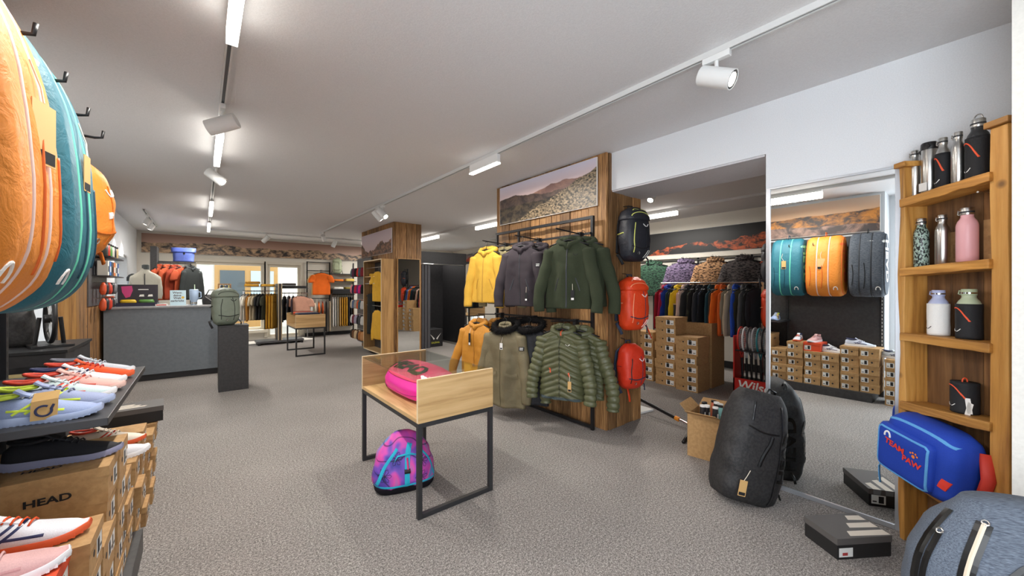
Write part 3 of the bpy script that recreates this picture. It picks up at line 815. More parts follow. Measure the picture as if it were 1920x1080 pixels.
for yc, nm in ((2.14, 'front'), (2.345, 'rear')):
    z = .12
    for k in range(5):
        o = shoe_box('kraft shoe box with black lettering in the %s tall stack, %s' % (nm, UPS[k]), (HX - .36 + rb.uniform(-.008, .008), yc - .095, z + .0005), rb.uniform(-.01, .01), 'kraft', (.36, .19, .134))
        box_text(o, 'HEAD', .034, (.215, -.0045, .055), (1, 0, 0), (0, 0, 1)); z += .134
        if k == 4: box_text(o, 'HEAD', .03, (.18, .10, .1345), (1, 0, 0), (0, 1, 0))
orange_box = shoe_box('bright orange-red shoe box carrying the pink shoe', (HX - .37, 1.45, .5845), 0.0, 'orange', (.345, .2, .12))
def stripes3(o, x0, y0, s, z, mat):
    for k in range(3):
        MB().add([(x0 + k * s * .0, y0 + k * s * .32, z), (x0 + s * (1.0 - k * .25), y0 + k * s * .32 , z), (x0 + s * (1.12 - k * .25), y0 + k * s * .32 + s * .2, z), (x0 - s * .06, y0 + k * s * .32 + s * .2, z)], [(0, 1, 2, 3)]).build('stripe', mat, o)
ab = shoe_box('flat black shoe box with pale stripes on top of the far stack', (-.57, 3.80, .47), .06, 'black', (.35, .24, .11))
stripes3(ab, .12, .06, .13, .1105, plain('sand_print', (214, 204, 190), .6))
# black striped box on the floor in front of the mirror
fb = shoe_box('black shoe box with three pale stripes on the carpet by the mirror', (2.627, .4926, .001), math.atan2(-.176, .263), 'black', (.316, .203, .112), 'striped black shoe boxes')
cream = plain('sand_print', (214, 204, 190), .6); greyp = plain('grey_print', (120, 120, 124), .6)
for k in range(3):
    y0 = .012 + k * .066
    L_ = (.10, .16, .225)[k]
    MB().add([(.316 - L_, .203 - .1 * 0 - y0 - .045 + .0, .1124)] + [(.319, .0 + .203 - y0 - .055, .1124), (.319, .203 - y0 - .01, .1124), (.316 - L_ + .02, .203 - y0 - .005, .1124)], [(0, 1, 2, 3)]).build('stripe', cream, fb)
    MB().add([(.3194, .203 - y0 - .055, .1124), (.3194, .203 - y0 - .01, .1124), (.3194, .203 - y0 - .012, .078), (.3194, .203 - y0 - .05, .078)], [(0, 1, 2, 3)]).build('stripe', greyp, fb)
bx(.01, .09, -.0008, -.0002, .012, .06).build('sticker', M_LABEL, fb)
sk = bx(.03, .06, -.0014, -.0008, .02, .035).build('sticker_print', plain('red_print', (170, 60, 60), .6), fb)
# ================================================================ shoes
SW = [(0, .026), (.05, .033), (.2, .036), (.4, .034), (.6, .043), (.75, .047), (.9, .039), (.97, .024), (1, .008)]
SH = [(0, .066), (.04, .088), (.1, .096), (.2, .086), (.33, .082), (.44, .090), (.55, .076), (.7, .058), (.85, .046), (.95, .036), (1, .022)]
def shoe_parts(seed=0, L=.30):
    n = 22; X = lambda t: (t - .5) * L
    lift = lambda t: .014 * max(0, (t - .72) / .28) ** 2 + .004 * max(0, (.1 - t) / .1)
    sole = []; up = []; mid = []
    for i in range(n + 1):
        t = i / n; w = smooth_tab(SW, t)[0] * (L / .30); h = smooth_tab(SH, t)[0]; z0 = lift(t); th = .030 - .010 * t
        sole.append([(X(t) * (1.03), -w * 1.02, z0), (X(t) * 1.03, w * 1.02, z0), (X(t) * 1.04, w * 1.1, z0 + th * .6), (X(t) * 1.02, w * 1.02, z0 + th), (X(t) * 1.02, -w * 1.02, z0 + th), (X(t) * 1.04, -w * 1.1, z0 + th * .6)])
        r = []
        for j in range(13):
            a = PI * j / 12; c, s_ = math.cos(a), math.sin(a)
            r.append((X(t), w * math.copysign(abs(c) ** .75, c) * 1.0, z0 + th * .7 + (max(h, z0 + th + .004) - z0 - th * .7) * s_ ** .85))
        up.append(r)
    S = MB().rings(sole); U = MB().rings(up)
    tr = MB()
    for i in range(n):
        for sgn in (-1, 1):
            a = sole[i][0 if sgn < 0 else 1]; tr.box(a[0] - .002, a[0] + .004, a[1] - .0015, a[1] + .0015, a[2] - .001, a[2] + .010)
    el = [(X(.19) + .048 * math.cos(a), .027 * math.sin(a), .090 + .010 * math.cos(a) * (-1 if math.cos(a) < 0 else .4)) for a in [2 * PI * k / 18 for k in range(18)]]
    C = MB().tube(el, .0065, 6, closed=True)
    Ln = MB().add([(p[0], p[1], p[2] + .001) for p in el] + [(X(.19), 0, .080)], [(k, (k + 1) % 18, 18) for k in range(18)])
    T = MB().rings([[(X(.56), -.014, .070), (X(.56), .014, .070), (X(.56), .014, .076), (X(.56), -.014, .076)], [(X(.40), -.017, .094), (X(.40), .017, .094), (X(.40), .017, .100), (X(.40), -.017, .100)], [(X(.33), -.018, .108), (X(.33), .018, .108), (X(.345), .016, .114), (X(.345), -.016, .114)]])
    return S, U, C, Ln, T, tr
SHOE = shoe_parts()
SHOE_BVH = SHOE[1].bvh()
SHOE_ME = None
def shoe(label, loc, rz, upper, sole, accent, lace, group, tilt=0.0, stripes=True):
    S, U, C, Ln, T, tr = SHOE
    global SHOE_ME
    if SHOE_ME is None:
        SHOE_ME = dict(sole=S.mesh('sole', M_PAPER, 50), tread=tr.mesh('tread', M_PAPER), upper=U.mesh('upper', M_PAPER, True), collar=C.mesh('collar', M_PAPER, True), lining=Ln.mesh('lining', M_PAPER), tongue=T.mesh('tongue', M_PAPER, 40))
        X = lambda t: (t - .5) * .30; la = MB()
        SHOE_ME['lace'] = []
        for k in range(5):
            t = .40 + k * .055; w_ = .017 + .001 * k; z = smooth_tab(SH, t)[0] + .006
            SHOE_ME['lace'].append(MB().tube([(X(t), -w_, z - .008), (X(t + .012), -w_ * .4, z + .001), (X(t + .02), w_ * .4, z), (X(t + .025), w_, z - .010)], .0028, 5).mesh('lace', M_PAPER, True))
        SHOE_ME['stripe'] = []
        for sg in (-1, 1):
            fc = Face(SHOE_BVH, (0, 0, 0), (-sg, 0, 0), (0, 0, 1))
            for pts in ([(-.02, .036), (.012, .062), (.03, .078)], [(-.048, .036), (-.015, .06), (.008, .078)], [(-.06, .05), (.01, .044), (.07, .038)]):
                SHOE_ME['stripe'].append(ribbon(fc, [(-a * -sg * -1, b) for a, b in pts], .007, .0012, .012).mesh('side_stripe', M_PAPER))
    o = thing('sports_shoe', label, 'shoe', loc, 0, group, rot=(0, tilt, rz))
    obmat(link('sole', SHOE_ME['sole'], o), sole); u = obmat(link('upper', SHOE_ME['upper'], o), upper)
    tm = obmat(link('tread', SHOE_ME['tread'], o), sole); tm['kind'] = 'stuff'
    obmat(link('collar', SHOE_ME['collar'], o), accent if accent else upper); obmat(link('lining', SHOE_ME['lining'], o), plain('shoe_lining', (92, 92, 98), .9)); obmat(link('tongue', SHOE_ME['tongue'], o), upper)
    for me in SHOE_ME['lace']: obmat(link('lace', me, o), lace)
    if stripes and accent:
        for me in SHOE_ME['stripe']: obmat(link('side_stripe', me, u), accent)
    return o
fm = lambda *c: fabric(c, .75, .12, 400)
W_, LB, PK, OR, NV = fm(222, 222, 226), fm(150, 164, 200), fm(222, 172, 164), fm(222, 84, 40), plain('navy_trim', (38, 44, 84), .6)
LIME = plain('lime_trim', (206, 226, 70), .6); SOLEW = plain('white_sole', (232, 232, 234), .55); SOLEB = plain('pale_blue_sole', (168, 182, 214), .55)
LGREY = fm(190, 196, 204); TEALP = fm(196, 212, 214); REDT = plain('red_trim', (206, 66, 44), .6); SOLEP = plain('rose_sole', (226, 190, 180), .55); SOLEO = plain('orange_sole', (224, 96, 52), .55)
G_S = 'shoes on the long shoe shelf'
SZ = .993
for k, (lb, up, so, ac, la) in enumerate((
        ('periwinkle running shoe with lime stripe and brown paper tag', LB, SOLEB, LIME, LGREY),
        ('periwinkle shoe with lime lace eyelets next to the tagged shoe', fm(150, 160, 192), SOLEB, LIME, fm(120, 124, 150)),
        ('pale ice blue tennis shoe with small red tab', TEALP, SOLEW, REDT, W_),
        ('blush pink tennis shoe with red heel toe cap', PK, SOLEP, REDT, PK),
        ('white shoe with navy side stripes between pink and orange shoes', W_, SOLEW, NV, W_),
        ('orange-red running shoe with bright laces', OR, SOLEO, REDT, plain('bright_red_lace', (190, 50, 40), .7)),
        ('light grey running shoe at the end of the shoe shelf', LGREY, SOLEW, plain('grey_trim', (110, 112, 124), .6), LGREY))):
    y = 2.04 + k * .142
    s_ = shoe(lb, (-.435 + .012 * (k % 2), y, SZ), R_(-3 + 2 * (k % 3)), up, so, ac, la, G_S)
    if k == 0:
        t_ = MB().rings([[(-.005, -.048, .012), (.055, -.046, .012), (.055, -.044, .012), (-.005, -.046, .012)], [(-.003, -.046, .075), (.057, -.043, .08), (.057, -.041, .08), (-.003, -.044, .075)], [(0, -.03, .1), (.058, -.025, .104), (.058, -.023, .104), (0, -.028, .1)]]).build('paper_tag', M_TAG, s_)
        fc = Face(MB().box(-.1, .2, -.049, -.0475, -.1, .2).bvh(), (0, 0, 0), (1, 0, 0), (0, 0, 1))
        ribbon(fc, arc(.025, .042, .018, .017, 60, 380, 20) + [(.048, .062)], .006, .0006, .006).build('logo_print', NV, t_)
G_B = 'shoes on top of the shoe boxes'
shoe('dusty pink shoe resting on the orange box', (-.43, 1.55, .706), R_(12), fm(206, 164, 162), SOLEW, fm(190, 142, 142), fm(206, 164, 162), G_B)
shoe('white and orange shoe with navy marks on a brown box', (-.42, 1.745, .702), R_(-3), W_, SOLEO, NV, OR, G_B)
shoe('cream and coral running shoe on the floor stack', (-.40, 3.03, .582), R_(-8), fm(226, 214, 198), SOLEO, REDT, fm(232, 224, 210), G_B)
shoe('white shoe tucked under the coral shoe', (-.36, 2.75, .586), R_(20), W_, SOLEW, None, W_, G_B)
shoe('white and navy shoe lying along the plinth stack', (-.40, 1.34, .586), R_(-80), W_, SOLEW, NV, W_, G_B)
shoe('pale blue running shoe across the two plinth end stacks', (-.40, 1.05, .702), R_(-92), fm(206, 212, 228), SOLEW, NV, W_, G_B)
shoe('grey shoe with yellow laces on the floor stack by the shop window', (-.43, .70, .582), R_(-75), LGREY, SOLEW, NV, LIME, G_B)
shoe('white shoe on the high end of the shelf', (-.46, 2.0, 1.1), 0, W_, SOLEW, None, W_, G_B) if False else None
shoe('black shoe with lavender sole lying on the lettered shoe boxes', (-.40, 2.2, .792), R_(-6), fm(34, 34, 38), plain('lavender_footbed', (140, 140, 166), .7), None, fm(40, 40, 44), G_B)

# ================================================================ tennis bags on the left wall
def tennis_bag(label, yc, T, zc, main, seam, trim, text_mat, x_c=-.50, hd=.205, hh=.43):
    o = thing('tennis_bag', label, 'tennis bag', (x_c, yc, zc), 0, 'tennis bags hanging on the hook wall')
    n = 64; rg = []
    def outline(s_, e):
        out = []
        for j in range(n):
            a = 2 * PI * j / n; c, q = math.cos(a), math.sin(a)
            z = hh * math.copysign(abs(q) ** (2 / (2.3 if q > 0 else 3.2)), q); x = hd * (1 - .13 * (z / hh + .3)) * math.copysign(abs(c) ** (2 / 2.6), c)
            k = s_ + .014 * noise.noise(Vector((a * 3.1, e * 6 + yc * 7, z * 9)))
            out.append((x * k, e, z * (1 - (1 - k) * .55)))
        return out
    N = 26; ys = []
    for i in range(N + 1):
        t = i / N; y = (t - .5) * T
        edge = min(t, 1 - t) / .14; s_ = 1 - .16 * max(0, 1 - edge) ** 2
        s_ -= .045 * (math.exp(-((t - .36) / .022) ** 2) + math.exp(-((t - .68) / .022) ** 2))
        ys.append((y, s_))
    rg.append([(p[0], -T / 2 - .012, p[2]) for p in outline(.35, -T / 2)]); rg.append([(p[0], -T / 2 - .008, p[2]) for p in outline(.65, -T / 2)])
    for y, s_ in ys: rg.append(outline(s_, y))
    rg.append([(p[0], T / 2 + .008, p[2]) for p in outline(.65, T / 2)]); rg.append([(p[0], T / 2 + .012, p[2]) for p in outline(.35, T / 2)])
    b = MB().rings(rg); body = b.build('body', main, o, smooth=True)
    for q, mt in ((.36, trim), (.68, trim), (.015, seam), (.985, seam)):
        y = (q - .5) * T; s_ = (.968 if .1 < q < .9 else .862); pts = [Vector(p) for p in outline(s_, y)]
        MB().tube(pts, .0075 if .1 < q < .9 else .006, 6, closed=True).build('zip', mt, body, smooth=True)
    # pleats down the front edge, their crease shade painted as darker ribbons
    fc = Face(b.bvh(), (0, 0, 0), (0, 1, 0), (0, 0, 1))
    for q, z0, z1 in ((.52, -.32, .02), (.85, -.28, .0)):
        y = (q - .5) * T; ribbon(fc, [(y + .01, z1), (y - .006, (z0 + z1) / 2), (y + .012, z0)], .008, .003, .02).build('piping_or_crease', seam, body, smooth=True)
    fs = Face(b.bvh(), (0, 0, 0), (1, 0, 0), (0, 0, 1))
    text_on(fs, 'HEAD', .07, .04, .17, -PI / 2, 1.25, .004, .03).build('lettering', text_mat, body)
    MB().tube([(-.02, 0, hh * .97), (-.03, 0, hh + .05), (.03, 0, hh + .05), (.06, 0, hh * .96)], .010, 6, flat=.4).build('carry_handle', seam, o, smooth=True)
    lg = MB(); ribbon(fc, arc(-T * .33, -.33, .022, .032, -20, 200, 10), .009, .003, .008, lg); lg.build('logo_print', M_PAPER, body)
    return o, fc
OR1, TE1, GR1 = nylon((226, 136, 44), .6), nylon((28, 98, 114), .6), two_tone('grey_melange', (54, 60, 72), (92, 98, 106), 160, .8, stretch=(.3, .3, 2.2))
OR2, TE2 = plain('deep_orange_trim', (226, 104, 28), .5), plain('deep_teal_trim', (14, 66, 84), .5)
PINKZ, MINTZ = plain('pale_rose_zip', (236, 206, 196), .5), plain('mint_zip', (104, 208, 176), .5)
tb1, f1 = tennis_bag('grey melange tennis bag hanging beside the orange one', 0.985, .36, 1.80, GR1, M_BLKF, plain('dark_zip', (40, 42, 48), .5), M_PAPER)
tb2, f2 = tennis_bag('bright orange tennis bag with pale rose zips', 1.43, .41, 1.80, OR1, OR2, PINKZ, plain('red_orange_print', (222, 92, 40), .5))
tb3, f3 = tennis_bag('teal tennis bag with mint green zips', 1.875, .40, 1.80, TE1, TE2, MINTZ, plain('mint_print', (120, 196, 150), .5))
def hang_tag(parent, pts, w, h, top, R, mat=M_TAG, extra=None):
    MB().tube(pts, .0022, 5).build('tag_string', M_STRING, parent)
    M = frame_mat(top, R, (0, 0, 1))
    t = MB().box(-w / 2, w / 2, -h, 0, -.001, .001).moved(M).build('paper_tag', mat, parent)
    if extra: MB().box(-w / 2 + .004, w / 2 - .004, -h + .005, -h + .005 + h * .2, .0012, .0016).moved(M).build('tag_print', extra, t)
p = f2.at(.02, .10, .012); hang_tag(tb2, [f2.at(.02, .2, .006), f2.at(.03, .14, .01), p], .085, .15, p, (.25, 1, 0), plain('peach_tag', (238, 190, 128), .7), M_INK)
p = f3.at(.02, .09, .012); hang_tag(tb3, [f3.at(.04, .2, .006), f3.at(.05, .14, .012), p], .055, .12, p, (.1, 1, 0), M_TAG, M_INK)

# ================================================================ backpacks
def strap(name, pts, w, mat, parent, th=.006):
    return MB().tube(pts, w / 2, 8, flat=th / (w / 2)).build(name, mat, parent, smooth=True)
PACK = [(0, .09, .05, 0, .01, 2.6), (.06, .135, .085, 0, 0, 2.8), (.25, .158, .11, 0, -.01, 3.0), (.6, .155, .11, 0, -.01, 3.0), (.85, .14, .095, 0, 0, 2.8), (.95, .10, .07, 0, .01, 2.5), (1, .05, .035, 0, .015, 2.3)]
def backpack(label, loc, rz, H, k, mat, trim, straps=M_BLKF, group=None, bottom_cords=True, logo=M_PAPER, hood=True, tilt=(0, 0), name='hiking_backpack', d=1.0, seed=0.0):
    tab = [(t, w * k, dd * k * d, sx, sy * k, e) for t, w, dd, sx, sy, e in PACK]
    o = thing(name, label, 'backpack', loc, 0, group, rot=(tilt[0], tilt[1], rz))
    b = bag_body(tab, 30, 44, .010, seed + loc[0], 0, H); body = b.build('body', mat, o, smooth=True)
    fc = Face(b.bvh(), (0, 0, 0), (1, 0, 0), (0, 0, 1)); W = .155 * k
    if hood:
        hb = bag_body([(0, W * .98, .118 * k * d, 0, -.006, 2.8), (.25, W * 1.0, .118 * k * d, 0, -.006, 2.8), (.7, W * .82, .095 * k * d, 0, 0, 2.6), (1, W * .35, .045 * k * d, 0, .012, 2.3)], 12, 40, .008, 4.0 + seed, H * .76, H * 1.015)
        ho = hb.build('top_lid', mat, o, smooth=True); fh = Face(hb.bvh(), (0, 0, 0), (1, 0, 0), (0, 0, 1))
        ribbon(fh, arc(0, H * .80, W * .75, H * .1, 170, 10, 14), .007, .003).build('lid_zip', trim, ho)
        for sx in (-1, 1): ribbon(fh, [(sx * W * .55, H * .93), (sx * W * .35, H * .97), (sx * W * .1, H * .955)], .005, .004).build('cord', trim, ho)
    zp = ribbon(fc, [(-W * .45, H * .70), (-W * .62, H * .45), (-W * .55, H * .15)], .008, .003); zp.build('zip', trim if hood else M_BLK, body)
    ribbon(fc, [(W * .3, H * .74), (W * .45, H * .45), (W * .35, H * .12)], .006, .003).build('seam', straps, body)
    ribbon(fc, [(-W * .75, H * .27), (0, H * .21), (W * .75, H * .27)], .010, .003).build('seam', straps, body)
    lg = MB(); zl = H * .66
    for s_ in (-1, 1): ribbon(fc, [(W * .38 + s_ * .004, zl - .012), (W * .38 + s_ * .02, zl - .002), (W * .38 + s_ * .034, zl + .014)], .008 * k, .003, .006, lg)
    lg.build('logo_print', logo, body)
    if bottom_cords:
        for q in (0, .03):
            ribbon(fc, [(W * .30 + q, H * .06), (W * .5 + q, H * .14), (W * .62 + q, H * .20)], .005, .004).build('tool_loop', logo, body)
    MB().tube([fc.at(-W * .15 + .012 * math.cos(a), H * .14 + .012 * math.sin(a), .005) for a in [2 * PI * t / 10 for t in range(10)]], .003, 5, closed=True).build('buckle', M_STEEL, body)
    for s_ in (-1, 1):
        y = .10 * k * d
        strap('shoulder_strap', [(s_ * .055, y * .7, H * .93), (s_ * .075, y + .035, H * .8), (s_ * .095, y + .04, H * .5), (s_ * .12, y + .01, H * .16)], .05, straps, o, .012)
        strap('hip_belt', [(s_ * W * .7, y * .6, H * .16), (s_ * W * 1.12, y * .4, H * .12), (s_ * W * 1.16, -.01, H * .04), (s_ * W * 1.05, -.03, -H * .07)], .03, straps, o, .006)
        strap('side_strap', [(s_ * W * .6, -.08 * k * d, H * .5), (s_ * W * 1.02, -.02, H * .52), (s_ * W * .98, y * .6, H * .5)], .018, trim, o, .006)
    MB().tube([(-.03, .05 * k, H * .97), (-.03, .05 * k, H * 1.06), (.03, .05 * k, H * 1.06), (.03, .05 * k, H * .97)], .008, 6, flat=.5).build('haul_loop', straps, o, smooth=True)
    return o, fc, b
G_P = 'backpacks hanging on the side of the front pillar'
def px_place(px, py, Y): return onY(px, py, Y)
HO1 = nylon((226, 66, 22), .5); HO2 = nylon((206, 50, 24), .5); BLKN = nylon((34, 36, 44), .5); LEMON = plain('lemon_cord', (222, 226, 120), .5); CORAL = plain('coral_cord', (244, 150, 110), .5)
for (lb, xa, ya, yb, mat, trim, st_, kk, hd_) in (('black backpack with lemon cords at the top of the pillar side', 1189, 388, 490, BLKN, LEMON, M_BLKF, 1.02, True),
        ('orange-red backpack with coral cords in the middle of the pillar side', 1187, 518, 618, HO1, CORAL, fabric((52, 60, 78)), 1.0, True),
        ('small red backpack with white wing logo at the bottom of the pillar side', 1184, 642, 727, HO2, plain('dark_red_trim', (150, 34, 20), .5), fabric((52, 60, 78)), .92, False)):
    a = px_place(xa, ya, 2.24); b = px_place(xa, yb, 2.24); H = a.z - b.z
    pk, fc, bb = backpack(lb, (a.x, 2.245, b.z), R_(-14), H / 1.03, kk, mat, trim, st_, G_P, hd_, M_PAPER, hd_, d=.95)
    MB().tube([(0, .06, H * .98), (0, .10, H * 1.05), (0, .16, H * 1.06)], .004, 6).build('wall_hook', M_BLK, pk)
    if not hd_:
        strap('compression_strap', [(.02, .08, -.0), (.03, .06, -.10), (.03, .05, -.16)], .025, HO1, pk, .004)
    elif mat is HO1:
        strap('compression_strap', [(.15, .02, .12), (.19, 0, .02), (.235, -.02, -.10)], .035, HO1, pk, .005)
# orange backpack at the end of the tennis bags
pk, fc, bb = backpack('orange daypack with pale patches hanging past the teal bag', (-.46, 2.63, 1.60), R_(70), .45, .95, OR1, OR2, fabric((200, 110, 40)), None, False, M_PAPER, False)
for a, b in ((.05, .30), (.03, .19)): ribbon(fc, [(a, b), (a + .04, b + .01)], .03, .003).build('patch', M_PAPER, pk)
# grey-green trekking backpack on the black stand
pk, fc, bb = backpack('grey-green trekking backpack standing on the black box stand', (.27, 6.80, .918), R_(18), .52, 1.05, nylon((122, 132, 118), .6), fabric((60, 64, 60)), M_BLKF, None, False, M_INK, True, (R_(-4), 0))
# ================================================================ garments
def ease(t): t = max(0., min(1., t)); return t * t * (3 - 2 * t)
def torso(W=.215, L=.66, th=.06, flare=.06, seed=0.0, rows=40, n=64, neck=.075, quilt=None, fold=.012, vneck=.03, slope=.075):
    """closed garment body; z = 0 at the neck point, hem at -L; front is -y"""
    rg = []
    if quilt: rows, n = 120, 88
    for i in range(rows + 1):
        t = i / rows; z = -L * t; zz = -z
        k = min(1., zz / slope) if slope else 1.
        w = neck + (W - neck) * (k ** .85); d = .028 + (th - .028) * ease(zz / (slope * 2.2))
        if zz > slope: w = W * (1 - .03 * math.sin(PI * min(1, (zz - slope) / (L * .5))) + flare * ease((zz - .15) / L))
        r = []
        for j, (x, y) in enumerate(sell(n, w, d, 2.5)):
            a = 2 * PI * j / n; q = 1.0
            f = fold * ease((zz - .10) / .25) * (math.sin(a * 5 + seed * 3 + 2.0 * noise.noise(Vector((seed, z * 3, 1)))) + .7 * noise.noise(Vector((x * 12 + seed, z * 3.0, y * 12))))
            f += .006 * noise.noise(Vector((x * 18 + seed, y * 18, z * 16)))
            if quilt:
                pit, sl = quilt; ph = (z + sl * abs(x)) / pit
                if y > 0: ph = z / pit
                f += .026 * (abs(math.sin(PI * ph)) ** .55 - .6) * ease((zz - .02) / .05)
            nx, ny = x / max(w, .01), y / max(d, .01); ln = math.hypot(nx, ny) or 1
            zc = z - (vneck * max(0, 1 - abs(x) / (neck * 1.1)) if (i == 0 and y < 0) else 0)
            r.append((x + nx / ln * f * .5, y + ny / ln * f, zc))
        rg.append(r)
    return MB().rings(rg)
def sleeve(side, W=.215, length=.58, r0=.078, r1=.056, spread=.085, th=.62, seed=0.0, quilt=None, z0=-.075, fwd=-.02, rows=30, n=18):
    pts = []; rs = []
    if quilt: rows, n = 96, 22
    for i in range(rows + 1):
        t = i / rows
        x = side * (W - .045 + spread * ease(t * 1.15) + .012 * math.sin(t * 3.1)); y = fwd * ease(t) + .006 * math.sin(t * 7 + seed); z = z0 - length * t
        pts.append((x, y, z)); r = r0 + (r1 - r0) * t
        if i == 0: r *= .75
        r *= 1 + .05 * math.sin(t * 23 + seed * 2) * ease(t * 3)
        if quilt: r += .018 * (abs(math.sin(PI * t * length / quilt)) ** .55 - .6)
        rs.append(r)
    return MB().tube(pts, rs, n, flat=th, up=(0, 1, 0))
def collar_ring(neck=.078, h=.05, r=.016, depth=.045, front_gap=.0, z=.0, lean=.02):
    pts = [(neck * math.cos(a), depth * math.sin(a) + .006, z + h * .4 + lean * math.sin(a)) for a in [2 * PI * k / 22 + PI / 2 for k in range(22)]]
    m = MB(); rg = []
    for x, y, zz in pts:
        rg.append([(x * .86, y * .86, zz - h * .5), (x * 1.04, y * 1.06, zz - h * .5), (x * 1.08, y * 1.1, zz), (x * .98, y * .98, zz + h * .5), (x * .82, y * .82, zz + h * .45)])
    return m.rings(rg, closed=True)
def hood_mesh(k=1.0, seed=0.0):
    """hood lying open on the shoulders: a thick roll round the neck with the bag of the hood behind"""
    pts = []; rs = []
    for i in range(25):
        a = -PI * .5 + 2 * PI * (i / 24) ; c, s_ = math.cos(a), math.sin(a)
        pts.append(((.105 + .008 * s_) * k * c, .028 + .060 * k * s_, -.030 + .052 * (s_ + 1) * .5 + (-.05 if i in (0, 24) else 0) * 1))
        rs.append((.026 + .016 * (s_ + 1) * .5) * k * (1 + .12 * math.sin(i * 2.1 + seed)))
    m = MB().tube(pts, rs, 10)
    b = bag_body([(0, .05 * k, .015, 0, .075, 2.2), (.3, .11 * k, .035, 0, .08, 2.3), (.7, .115 * k, .045, 0, .07, 2.3), (1, .07 * k, .03, 0, .05, 2.2)], 10, 24, .01, seed, -.13 * k, .045)
    return m.join(b)
def hanger_mesh(w=.20, drop=.055):
    m = MB().tube([(-w, 0, -drop), (-w * .55, 0, -drop * .45), (0, 0, 0), (w * .55, 0, -drop * .45), (w, 0, -drop)], [.012, .014, .016, .014, .012], 8, flat=.6)
    m.tube([(0, 0, .0), (0, 0, .035), (.012, 0, .05), (.024, 0, .065), (.018, 0, .088), (0, 0, .095), (-.016, 0, .085)], .003, 6)
    return m
HANG_ME = hanger_mesh().mesh('hanger', M_BLK, True)
def hanger(label, loc, rz, group='clothes hangers', mat=None):
    o = link('clothes_hanger', HANG_ME, None, loc, (0, 0, rz))
    if mat: obmat(o, mat)
    return tag(o, label, 'hanger', group)
def coat(label, loc, rz, main, cat='jacket', name='jacket', W=.225, L=.66, slv=.60, th=.06, hood=True, zipm=None, seed=0.0, quilt=None, flare=.06, spread=.085, group=None, patch=None, fur=None, pockets=None, fold=.012, tagm=None, hem=None, hang=True, hanglabel=None, r0=.078, neck=.08, short=False, collar=False, logo=None):
    """loc = top of the shoulders; front faces local -y"""
    o = thing(name, label, cat, loc, rz, group)
    W *= .90
    b = torso(W, L, th, flare, seed, quilt=quilt, fold=fold * 1.5, neck=neck); body = b.build('body', main, o, smooth=True)
    for s_ in (-1, 1):
        sl = sleeve(s_, W + .012, slv, r0 * .95, .054 if not short else r0 * .95, spread + .012, th=.78, fwd=-.055, seed=seed + s_, quilt=quilt[0] if quilt else None)
        so = sl.build('sleeve', main, o, smooth=True)
        if patch and s_ == patch[0]:
            fs = Face(sl.bvh(), (0, 0, 0), (1, 0, 0), (0, 0, 1)); x = s_ * (W + .01)
            pt = ribbon(fs, [(x - .028, -.215), (x + .028, -.215)], .042, .003, .01).build('patch', M_INK, so)
            for zz in (-.207, -.223): ribbon(fs, [(x - .018, zz), (x + .018, zz)], .007, .0052, .006).build('patch_print', M_PAPER, pt)
    fc = Face(b.bvh(), (0, 0, 0), (1, 0, 0), (0, 0, 1))
    if hood: hood_mesh(1.0, seed).build('hood', main, o, smooth=True)
    if collar: collar_ring(neck * .95).build('collar', main, o, smooth=True)
    if zipm: ribbon(fc, [(0, -.03), (0, -L + .012)], .011, .003, .02).build('zip', zipm, body)
    if pockets:
        for s_ in (-1, 1): ribbon(fc, [(s_ * .085, -L * .55), (s_ * .125, -L * .74)], .010, .003, .02).build('pocket_zip', pockets, body)
    if hem: ribbon(fc, [(-W * .93, -L + .014), (W * .93, -L + .014)], .022, .003, .02).build('hem_band', hem, body)
    if logo:
        lg = MB()
        for s_ in (-1, 1): ribbon(fc, [(.085 + s_ * .003, -.145), (.085 + s_ * .014, -.138), (.085 + s_ * .022, -.128)], .005, .003, .006, lg)
        lg.build('logo_print', logo, body)
    if tagm:
        x, z, w_, h_ = tagm[1]; p0 = fc.at(x, z, .01); p1 = fc.at(x, z - .06, .016)
        hang_tag(o, [p0, p1], w_, h_, p1, (1, 0, 0), tagm[0], M_PAPER if tagm[0] is M_INK else M_INK)
    if hang:
        M = Matrix.Rotation(rz, 3, 'Z')
        hanger(hanglabel or 'black hanger inside the ' + label.split(' with ')[0].split(' hanging')[0], Vector(loc) + Vector((0, 0, .012)), rz)
    return o, fc, b

# ---------------------------------------------------------------- jacket rack in front of the clad pillar
rk = thing('garment_rack', 'black steel frame rack standing against the clad front pillar', 'rack', (3.09, 2.51, 0))
YL = 1.62
for yy in (0, YL): MB().bar((0, yy, 0.0), (0, yy, 2.18), .03).build('upright', M_BLACKM, rk)
MB().bar((0, .015, 2.165), (0, YL - .015, 2.165), .03).build('top_bar', M_BLACKM, rk)
MB().bar((0, .015, .03), (0, YL - .015, .03), .03).build('foot_bar', M_BLACKM, rk)
MB().bar((0, YL * .72, 2.15), (0, YL * .72, 2.0), .025).build('hanger_post', M_BLACKM, rk)
for z in (2.0, 1.10):
    MB().bar((-.03, 0, z), (-.03, YL, z), .022).build('cross_bar', M_BLACKM, rk)
    for yy in ((.12, .74, 1.36) if z > 1.5 else (.18, .82, 1.46)):
        MB().bar((-.04, yy, z), (-.43, yy - .02, z + .02), .012).build('arm', M_BLACKM, rk)
        bx(-.075, -.02, yy - .02, yy + .02, z - .07, z + .02).build('bracket', M_BLACKM, rk)
FR = R_(-66)
G_J = 'jackets on the pillar rack'
DKZ = plain('dark_zip', (40, 42, 48), .5); CHAR = fabric((56, 50, 54), .95, .15, 160, 'charcoal_plum_fleece'); MOSS = fabric((52, 58, 42), .95, .15, 160, 'moss_fleece')
